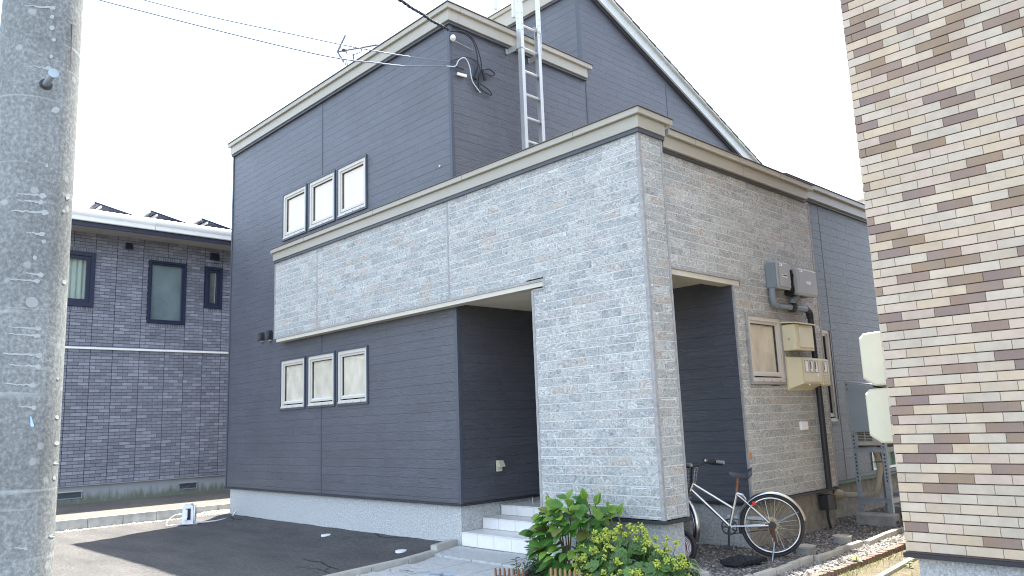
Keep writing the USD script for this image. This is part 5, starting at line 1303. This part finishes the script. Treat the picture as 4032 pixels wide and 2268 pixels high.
# ------------------------------------------------------------------ things on the gravel
gd = thing('drain_cover', 'black ribbed plastic drain cover lying on the gravel', 'drain cover', (3.09, 0.55, 0.09))
A4 = np.array([[2.975, 0.42], [3.165, 0.405], [3.235, 0.755], [2.995, 0.73]])
m = trimesh.creation.extrude_polygon(Polygon(A4), 0.035, engine='earcut'); put('plate', (np.array(m.vertices) + [0, 0, 0.088], np.array(m.faces)), 'black_plastic', gd)
lerp = lambda s, t: (A4[0] * (1 - s) + A4[1] * s) * (1 - t) + (A4[3] * (1 - s) + A4[2] * s) * t
for i in range(7):
    for j in range(9):
        s, t = (i + 0.5) / 7, (j + 0.5) / 9; c = lerp(s, t); a = 0.7 if (i + j) % 2 else -0.7
        put('tread_bar', MB().obox([*c, 0.1253], [0.013 * math.cos(a), 0.013 * math.sin(a), 0], [-0.003 * math.sin(a), 0.003 * math.cos(a), 0], [0, 0, 0.002]), 'black_plastic', gd)
for j in range(22):
    c = lerp(1.0, (j + 0.5) / 22); put('side_rib', MB().obox([c[0] + 0.004, c[1], 0.104], [0.005, 0, 0], [0, 0.004, 0], [0, 0, 0.014]), 'black_plastic', gd)
for lab, c in (('round grey pipe cap in the gravel behind the bicycle wheel', (3.262, 1.43)), ('round pale pipe cap in the sunlit gravel before the footing', (3.285, 2.17))):
    t = thing('pipe_cap', lab, 'pipe cap', (*c, 0.09))
    put('collar', MB().cyl([*c, 0.05], [*c, 0.118], 0.086, n=32), 'concrete', t, smooth=40); put('lid', MB().cyl([*c, 0.1185], [*c, 0.135], 0.091, n=32), 'concrete_pale', t, smooth=40)
ys = [(-0.6, -0.28), (-0.27, 0.05), (0.06, 0.36), (0.37, 0.66), (0.66, 0.80), (0.80, 1.06), (1.08, 1.56), (1.57, 2.12), (2.13, 2.62), (2.63, 3.10), (3.11, 3.55)]
words = ['nearest', 'second nearest', 'third', 'fourth', 'short fifth', 'short raised sixth', 'long seventh', 'eighth', 'ninth', 'tenth', 'farthest']
for k, ((a, c), wd) in enumerate(zip(ys, words)):
    t = thing('edging_block', f'{wd} block from the camera in the pale concrete edging line', 'edging block', (3.5, (a + c) / 2, 0.06), group='concrete edging blocks across the gravel')
    xj = 3.505 + 0.016 * math.sin(3.1 * (a + c)) + rng.normal(0, 0.006); tilt = rng.normal(0, 0.05)
    put('block', MB().obox([xj, (a + c) / 2, 0.064 + rng.normal(0, 0.004)], [0.024, 0.024 * tilt, 0], [-(c - a) / 2 * tilt, (c - a) / 2 - 0.003, 0], [0, 0, 0.05], 0.006), 'concrete_pale', t)
# scalloped brown lawn edging
be = thing('lawn_edging', 'low brown scalloped edging strip between gravel and dry grass', 'edging', (3.85, 1.2, 0.03))
for k in range(46):
    y = -0.25 + 0.062 * k
    x = 3.835 + 0.03 * math.sin(y * 1.4) + rng.normal(0, 0.002)
    put('scallop', MB().cyl([x, y, 0.0], [x, y, 0.098 + rng.normal(0, 0.003)], 0.033, n=10), 'terracotta', be)
dsoil = put('dry_bed', (lambda m: (np.array(m.vertices) + [0, 0, 0.0], np.array(m.faces)))(trimesh.creation.extrude_polygon(Polygon([(3.86, -1.2), (4.68, -1.2), (4.68, 4), (3.9, 4)]), 0.052, engine='earcut')), 'dry_soil', kind='structure')
bp = thing('border_plank', 'weathered plank edging the dry soil beside the tiled building', 'plank', (4.16, 1.1, 0.05))
put('board', MB().obox([4.17, 1.15, 0.062], [0.022, 0.004, 0], [-0.07, 0.85, 0], [0, 0, 0.02], 0.005), 'concrete_pale', bp)

# gravel stones
def pebbles(n, region, size, tones, seed, zoff=0.0):
    r = np.random.default_rng(seed); ico = trimesh.creation.icosahedron(); iv, jf = np.array(ico.vertices), np.array(ico.faces)
    pts = []
    minx, miny, maxx, maxy = region.bounds
    import shapely
    while len(pts) < n:
        q = np.c_[r.uniform(minx, maxx, 4000), r.uniform(miny, maxy, 4000)]
        pts += list(q[shapely.contains_xy(region, q[:, 0], q[:, 1])])
    pts = np.array(pts[:n]); s = size * r.lognormal(0, 0.3, n)
    sc = s[:, None] * r.uniform(0.65, 1.25, (n, 3)) * [1, 1, 0.75]
    a = r.uniform(0, 6.28, n); V = iv[None] * (1 + r.normal(0, 0.16, (n, 12, 1))) * sc[:, None]
    ca, sa = np.cos(a)[:, None], np.sin(a)[:, None]
    V = np.stack([V[..., 0] * ca - V[..., 1] * sa, V[..., 0] * sa + V[..., 1] * ca, V[..., 2]], -1)
    V += np.c_[pts, gz(pts[:, 0], pts[:, 1]) + zoff + s * r.uniform(-0.1, 0.5, n)][:, None]
    tn = np.array(tones)[r.integers(len(tones), size=n)] * r.uniform(0.75, 1.25, (n, 1))
    F = (jf[None] + 12 * np.arange(n)[:, None, None]).reshape(-1, 3)
    return MB().add(V.reshape(-1, 3), F, np.repeat(tn, 12, 0))


grey_t = [(0.14, 0.135, 0.128), (0.20, 0.19, 0.178), (0.09, 0.088, 0.086), (0.32, 0.30, 0.28), (0.15, 0.138, 0.122)]
near_g = Polygon([(2.72, 0.12), (3.2, -0.35), (3.47, -0.5), (3.47, 3.6), (2.5, 5.2), (2.46, 3.3), (2.70, 3.3), (2.70, 1.46), (1.5, 1.46), (1.5, 0.3), (2.75, 0.25)])
put('gravel', pebbles(17000, near_g, 0.0105, grey_t, 11, -0.03), 'gravel', kind='stuff')
put('gravel', pebbles(6500, sbox(3.53, -0.5, 3.83, 4.2), 0.0115, [(0.22, 0.208, 0.195), (0.30, 0.28, 0.255), (0.16, 0.152, 0.146), (0.38, 0.355, 0.325), (0.13, 0.125, 0.12)], 12, -0.03), 'gravel', kind='stuff')
put('gravel', pebbles(2600, sbox(-6.75, -3.2, -6.62, 1.2), 0.0105, [(0.5, 0.46, 0.38), (0.4, 0.37, 0.32), (0.58, 0.54, 0.46)], 13, 0.0), 'gravel', kind='stuff')
put('gravel', pebbles(1600, Polygon([(-6.7, -0.5), (-6.1, -0.1), (-6.05, 1.2), (-6.7, 1.2)]), 0.0105, [(0.5, 0.46, 0.38), (0.4, 0.37, 0.32), (0.58, 0.54, 0.46)], 14, 0.0), 'gravel', kind='stuff')
r = np.random.default_rng(21); b = MB()
for k in range(900):
    x, y = r.uniform(3.9, 4.6), r.uniform(0.0, 3.0)
    if r.random() < 0.6: x = 3.9 + abs(r.normal(0, 0.06))
    h = r.uniform(0.008, 0.045); a = r.uniform(0, 6.28); w = 0.003
    b.add([[x - w * math.cos(a), y - w * math.sin(a), 0.05], [x + w * math.cos(a), y + w * math.sin(a), 0.05], [x + r.normal(0, 0.012), y + r.normal(0, 0.012), 0.05 + h]], [[0, 1, 2]], np.array([0.20, 0.22, 0.07]) * r.uniform(0.6, 1.5))
put('dry_grass', b, 'leaf', kind='stuff')

# white caps sunk in the driveway
for lab, (x, y) in (('white round cap sunk in the shaded driveway, nearer the windows', (-2.35, -0.32)), ('white round cap half buried in the driveway near the kerb', (-0.52, -0.455))):
    t = thing('surface_cap', lab, 'pipe cap', (x, y, 0.03)); z = float(gz(x, y)) + 0.004
    put('disc', MB().cyl([x, y, z - 0.01], [x, y, z + 0.012], 0.062, n=28), 'white_plastic', t, smooth=40)

# ------------------------------------------------------------------ hose reel
hr = thing('hose_reel', 'white garden hose reel standing at the edge of the shade on the driveway', 'hose reel', (-5.62, -0.80, 0.02))
tg, nv = np.array([0.47, 0.88, 0.0]), np.array([0.88, -0.47, 0.0]); oc = np.array([-5.62, -0.815, 0.0])
H = lambda a, d, z: oc + tg * a + nv * d + UP * z
b = MB()
pts = [(-0.085, 0.015), (0.085, 0.015), (0.075, 0.27), (0.045, 0.315), (-0.045, 0.315), (-0.075, 0.27)]
V = [H(a, 0.0, z) for a, z in pts] + [H(a, -0.22, z) for a, z in pts]; n = len(pts)
b.add(V, [[0, i, i + 1] for i in range(1, n - 1)] + [[n, n + i + 1, n + i] for i in range(1, n - 1)] + [[i, i + n, (i + 1) % n + n] for i in range(n)] + [[i, (i + 1) % n + n, (i + 1) % n] for i in range(n)])
put('casing', b, 'white_plastic', hr)
put('recess', MB().obox(H(0.008, 0.0015, 0.165), tg * 0.036, nv * 0.001, UP * 0.085), 'navy_frame', hr)
put('crank', MB().obox(H(-0.012, 0.016, 0.175), tg * 0.013, nv * 0.014, UP * 0.062, 0.004).obox(H(-0.02, 0.03, 0.10), tg * 0.017, nv * 0.016, UP * 0.02, 0.004), 'white_plastic', hr)
put('reel_rim', MB().cyl(H(0.086, -0.11, 0.16), H(0.105, -0.11, 0.16), 0.135, n=32), 'white_plastic', hr, smooth=40); put('reel_hub', MB().cyl(H(0.1055, -0.11, 0.16), H(0.112, -0.11, 0.16), 0.05, n=20), 'slate_metal_pale', hr)
put('foot', MB().obox(H(0.06, -0.05, 0.012), tg * 0.08, nv * 0.02, UP * 0.01, 0.004).obox(H(0.06, -0.2, 0.012), tg * 0.08, nv * 0.02, UP * 0.01, 0.004), 'white_plastic', hr)
put('hose', MB().tube(spline([H(-0.075, -0.05, 0.17), H(-0.20, -0.05, 0.15), H(-0.29, 0.02, 0.06), H(-0.28, 0.05, 0.022), H(-0.18, 0.04, 0.02), H(-0.08, 0.02, 0.022)], 40), 0.0095, 8), 'hose_white', hr, smooth=True)
put('hose', MB().tube(spline([H(0.1, -0.02, 0.03), H(0.25, -0.08, 0.025), H(0.42, -0.14, 0.03), H(0.55, -0.28, 0.04), H(0.62, -0.42, 0.05), H(0.68, -0.50, 0.13), H(0.78, -0.58, 0.18)], 40), 0.0095, 8), 'hose_white', hr, smooth=True)

# ------------------------------------------------------------------ plants
def leaf_mesh(c, ax, nrm, L, Wd, tone, fold=0.25, droop=0.3, edge=None, seg=7, serr=0.0, r=rng):
    ax = ax / np.linalg.norm(ax); nrm = nrm - ax * (nrm @ ax); nrm /= max(np.linalg.norm(nrm), 1e-6); sd_ = np.cross(nrm, ax)
    V, Tn = [], []
    for i, t in enumerate(np.linspace(0, 1, seg)):
        w = Wd * (math.sin(math.pi * min(1, t * 0.93 + 0.03) ** 0.72)) * (1 + (serr * (-1) ** i)) * (0 if t == 1 else 1)
        mid = c + ax * L * (t - 0.1 * droop * t * t) - nrm * (L * droop * t * t * 0.55)
        for s in (-1, -0.55, 0, 0.55, 1):
            V.append(mid + sd_ * s * w / 2 + nrm * (abs(s) * w * fold * 0.5 - 0.1 * w * s * s) + nrm * r.normal(0, 0.012 * L) * (abs(s) > 0.8))
            Tn.append(tone if edge is None or abs(s) < 0.8 else edge)
    F = [[i * 5 + j, i * 5 + j + 1, i * 5 + j + 6, i * 5 + j + 5] for i in range(seg - 1) for j in range(4)]
    return V, F, np.array(Tn)


hy = thing('hydrangea_shrub', 'leafy green hydrangea shrub growing against the stone column', 'shrub', (2.0, -0.45, 0.04))
r = np.random.default_rng(31); hc = np.array([2.04, -0.42, 0.30])
for k in range(11):
    a = 6.28 * k / 11 + r.normal(0, 0.2); e = hc + np.array([0.30 * math.cos(a), 0.2 * math.sin(a), r.uniform(0.1, 0.42)])
    put('stem', MB().tube(spline([(2.0 + 0.05 * math.cos(a), -0.45 + 0.05 * math.sin(a), 0.03), (hc + e) / 2 + [0, 0, -0.05], e], 10), [0.008, 0.0075, 0.007, 0.0065, 0.006, 0.0055, 0.005, 0.0045, 0.004, 0.0035, 0.003][:len(spline([(0, 0, 0), (1, 1, 1), (2, 2, 2)], 10))], 6), 'twig', hy)
cnt = 0
while cnt < 285:
    d = r.normal(0, 1, 3); d /= np.linalg.norm(d)
    if d[1] > 0.75: continue
    rad = r.uniform(0.35, 1.0) ** 0.6
    if r.random() < 0.35: d[1] = -abs(d[1])
    c = hc + d * np.array([0.42, 0.30, 0.40]) * rad
    if c[2] < 0.03 or c[1] > -0.16: continue
    if c[2] > 0.45 and abs(c[0] - 2.1) > 0.36 * (1.15 - (c[2] - 0.45) / 0.36): continue
    out = np.array([d[0], d[1] - 0.25, d[2] * 0.35 - 0.22]) + r.normal(0, 0.35, 3)
    nr = np.array([d[0] * 0.4, d[1] * 0.5 - 0.35, 0.9]) + r.normal(0, 0.3, 3)
    young = r.random() < 0.22 + 0.3 * (c[2] > 0.5)
    tone = (np.array([0.21, 0.37, 0.05]) if young else np.array([0.10, 0.245, 0.045])) * r.uniform(0.75, 1.3)
    L = r.uniform(0.10, 0.168) * (0.85 if young else 1.0)
    if r.random() < 0.07: tone = np.array([0.20, 0.24, 0.05]) * r.uniform(0.6, 1.1)
    put('leaf', MB().add(*leaf_mesh(c, out, nr, L, L * r.uniform(0.66, 0.8), tone, 0.28, r.uniform(0.2, 0.7), serr=0.03, r=r)), 'leaf', hy)
    cnt += 1
for (x, y, z, ax) in ((1.78, -0.42, 0.60, (-0.3, -0.3, 0.7)), (2.19, -0.4, 0.68, (-0.25, -0.2, 0.9)), (2.29, -0.4, 0.64, (0.1, -0.2, 0.9)), (2.40, -0.36, 0.60, (0.5, -0.3, 0.5)), (2.48, -0.34, 0.58, (0.6, -0.1, 0.4)), (1.64, -0.42, 0.50, (-0.6, -0.3, -0.5)), (2.06, -0.42, 0.62, (-0.2, -0.5, 0.4))):
    for s in (0, 1): put('leaf', MB().add(*leaf_mesh(np.array([x, y, z]), np.array(ax) + r.normal(0, 0.25, 3), np.array([0, -0.8, 0.5]) + r.normal(0, 0.3, 3), 0.11, 0.075, np.array([0.20, 0.34, 0.05]) * r.uniform(0.85, 1.2), 0.3, 0.3, r=r)), 'leaf', hy)
    put('stem', MB().tube([(x + 0.08, y + 0.02, z - 0.28), (x, y, z)], 0.005, 6), 'twig', hy)

al = thing('ladys_mantle', 'bushy lime-flowered plant with round scalloped leaves in front of the column corner', 'plant', (2.7, -0.5, 0.04))
r = np.random.default_rng(41); ac = np.array([2.72, -0.50, 0.06])


def round_leaf(c, nr, R, tone, r):
    nr = nr / np.linalg.norm(nr); a1 = np.cross(nr, [0.3, 0.2, 1.0]); a1 /= np.linalg.norm(a1); a2 = np.cross(nr, a1)
    n = 36; V = [c - nr * R * 0.18]; Tn = [tone * 1.12]; ph = r.uniform(0, 6.28)
    for k in range(n):
        a = 2 * math.pi * k / n * 0.93 + ph; rr = R * (1 + 0.10 * math.cos(9 * (a - ph) / 0.93))
        V.append(c + rr * 0.55 * (math.cos(a) * a1 + math.sin(a) * a2) + nr * R * 0.05 * math.cos(9 * (a - ph) / 0.93)); Tn.append(tone)
    for k in range(n):
        a = 2 * math.pi * k / n * 0.93 + ph; rr = R * (1 + 0.10 * math.cos(9 * (a - ph) / 0.93))
        V.append(c + rr * (math.cos(a) * a1 + math.sin(a) * a2) + nr * R * (0.10 + 0.09 * math.cos(9 * (a - ph) / 0.93))); Tn.append(tone * 1.05)
    F = [[0, 1 + k, 2 + k] for k in range(n - 1)] + [[1 + k, 1 + n + k, 2 + n + k] for k in range(n - 1)] + [[1 + k, 2 + n + k, 2 + k] for k in range(n - 1)]
    return V, F, np.array(Tn)


cnt = 0
while cnt < 290:
    d = r.normal(0, 1, 3); d[2] = abs(d[2]); d /= np.linalg.norm(d)
    c = ac + d * np.array([0.52, 0.34, 0.33]) * r.uniform(0.55, 1.0)
    if c[1] > -0.17 or d[1] > 0.7: continue
    nr = np.array([d[0] * 0.5, d[1] * 0.5 - 0.3, 0.8]) + r.normal(0, 0.28, 3)
    put('leaf', MB().add(*round_leaf(c, nr, r.uniform(0.032, 0.062), np.array([0.125, 0.24, 0.07]) * r.uniform(0.65, 1.35), r)), 'leaf', al); cnt += 1
oct_ = trimesh.creation.icosahedron(); ov, of = np.array(oct_.vertices), np.array(oct_.faces)
stems = MB()
cnt = 0
while cnt < 120:
    d = r.normal(0, 1, 3); d[2] = abs(d[2]); d /= np.linalg.norm(d)
    c = ac + d * np.array([0.52, 0.36, 0.42]) * r.uniform(0.86, 1.1)
    if c[1] > -0.17 or c[2] < 0.10 or d[1] > 0.5: continue
    b = MB()
    for q in range(r.integers(13, 22)):
        o = c + np.clip(r.normal(0, 0.012, 3), -0.02, 0.02) * [1.1, 1.1, 1.0]; s = r.uniform(0.006, 0.0095)
        b.add(o + ov * s * r.uniform(0.8, 1.2, 3), of, np.array([0.62, 0.70, 0.14]) * r.uniform(0.75, 1.2))
    put('flower_cluster', b, 'leaf', al)
    stems.tube([c - [d[0] * 0.08, d[1] * 0.06, 0.16], c], 0.0028, 4, tone=(0.12, 0.19, 0.05)); cnt += 1
put('flower_stems', stems, 'leaf', al)

vp = thing('variegated_plant', 'white-edged leafy plant at the foot of the column beside the gravel', 'plant', (3.07, -0.18, 0.06))
r = np.random.default_rng(51)
for k in range(46):
    d = r.normal(0, 1, 3); d[2] = abs(d[2]); d /= np.linalg.norm(d)
    c = np.array([3.05, -0.17, 0.10]) + d * np.array([0.085, 0.085, 0.14]) * r.uniform(0.4, 1)
    put('leaf', MB().add(*leaf_mesh(c, d * [1, 1, 0.4] + r.normal(0, 0.4, 3) + [0, 0, -0.15], np.array([0, -0.4, 0.9]) + r.normal(0, 0.4, 3), r.uniform(0.055, 0.085), 0.038, np.array([0.10, 0.18, 0.07]) * r.uniform(0.8, 1.2), 0.35, 0.6, edge=np.array([0.52, 0.54, 0.38]), r=r)), 'leaf', vp)
put('stem', MB().tube([(3.05, -0.17, 0.04), (3.06, -0.18, 0.2)], 0.005, 5), 'stem', vp)


def sprig(name, label, base, h, n, L, tone, seed, lean=(0, 0)):
    r = np.random.default_rng(seed); t = thing(name, label, 'plant', base); base = np.array(base, float)
    top = base + [lean[0], lean[1], h]
    put('stem', MB().tube(spline([base, (base + top) / 2 + [0.006, 0.004, 0], top], 8), 0.003, 5), 'stem', t)
    for k in range(n):
        f_ = 0.2 + 0.8 * k / max(1, n - 1); c = base + (top - base) * f_; a = k * 2.4 + r.normal(0, 0.3)
        put('leaf', MB().add(*leaf_mesh(c, np.array([math.cos(a), math.sin(a), 0.35 - 0.2 * (1 - f_)]), np.array([0, -0.3, 1.0]), L * r.uniform(0.8, 1.2), L * 0.5, np.array(tone) * r.uniform(0.8, 1.2), 0.3, 0.4, r=r)), 'leaf', t)


sprig('seedling', 'single young seedling rising behind the left picket fence', (1.66, -0.78, 0.03), 0.155, 9, 0.05, (0.08, 0.15, 0.05), 61)
sprig('sage_plant', 'silvery narrow-leaved sprig between steps and hydrangea', (1.56, -0.42, 0.04), 0.27, 16, 0.075, (0.20, 0.25, 0.20), 62, (-0.05, -0.03))
sprig('sage_plant', 'low silvery sprig at the left foot of the hydrangea', (1.62, -0.50, 0.04), 0.20, 14, 0.07, (0.10, 0.17, 0.09), 63, (-0.04, -0.02))
sprig('weed', 'bright green weed growing on the brown scalloped edging', (3.86, 1.12, 0.09), 0.05, 6, 0.06, (0.22, 0.30, 0.06), 64)
sprig('weed', 'small green weed beside the plank by the tiled building', (4.22, 1.3, 0.05), 0.06, 6, 0.045, (0.14, 0.22, 0.05), 65)
r = np.random.default_rng(71)
gc = thing('ground_cover', 'fine dark leafy ground cover around the hydrangea foot', 'plant', (1.8, -0.6, 0.04))
b = MB()
for k in range(420):
    c = np.array([1.70 + r.normal(0, 0.10), -0.58 + r.normal(0, 0.09), 0.045 + abs(r.normal(0, 0.045))])
    if c[0] < 1.5: continue
    b.add(*leaf_mesh(c, r.normal(0, 1, 3) + [0, -0.2, 0.5], np.array([0, -0.3, 1.0]) + r.normal(0, 0.3, 3), 0.030, 0.010, np.array([0.06, 0.12, 0.05]) * r.uniform(0.6, 1.4), 0.2, 0.3, seg=3, r=r))
put('leaves', b, 'leaf', gc, kind='stuff')


def picket_fence(label, xa, xb, y, za, zb, mat, n=7):
    t = thing('picket_fence', label, 'fence', ((xa + xb) / 2, y, 0.03))
    for k in range(n):
        f_ = k / (n - 1); x = xa + (xb - xa) * f_; z = za + (zb - za) * f_
        pl = Polygon([(x - 0.0095, -0.06), (x + 0.0095, -0.06), (x + 0.0095, z - 0.018), (x, z), (x - 0.0095, z - 0.018)])
        put('picket', MB().add(*poly_piece(Fr('front', y), pl, 0, 0.012)), mat, t)
    for dz in (0.085, 0.15): put('rail', MB().add([[xa - 0.02, y + 0.0005, za - dz], [xb + 0.02, y + 0.0005, zb - dz], [xb + 0.02, y + 0.012, zb - dz], [xa - 0.02, y + 0.012, za - dz], [xa - 0.02, y + 0.0005, za - dz + 0.02], [xb + 0.02, y + 0.0005, zb - dz + 0.02], [xb + 0.02, y + 0.012, zb - dz + 0.02], [xa - 0.02, y + 0.012, za - dz + 0.02]], _BF), mat, t)


picket_fence('left little picket fence, dark brown, before the paving slabs', 1.53, 1.878, -0.9, 0.107, 0.139, 'picket')
picket_fence('right little picket fence, lighter brown, before the hydrangea', 2.208, 2.525, -0.9, 0.18, 0.194, 'picket_pale')
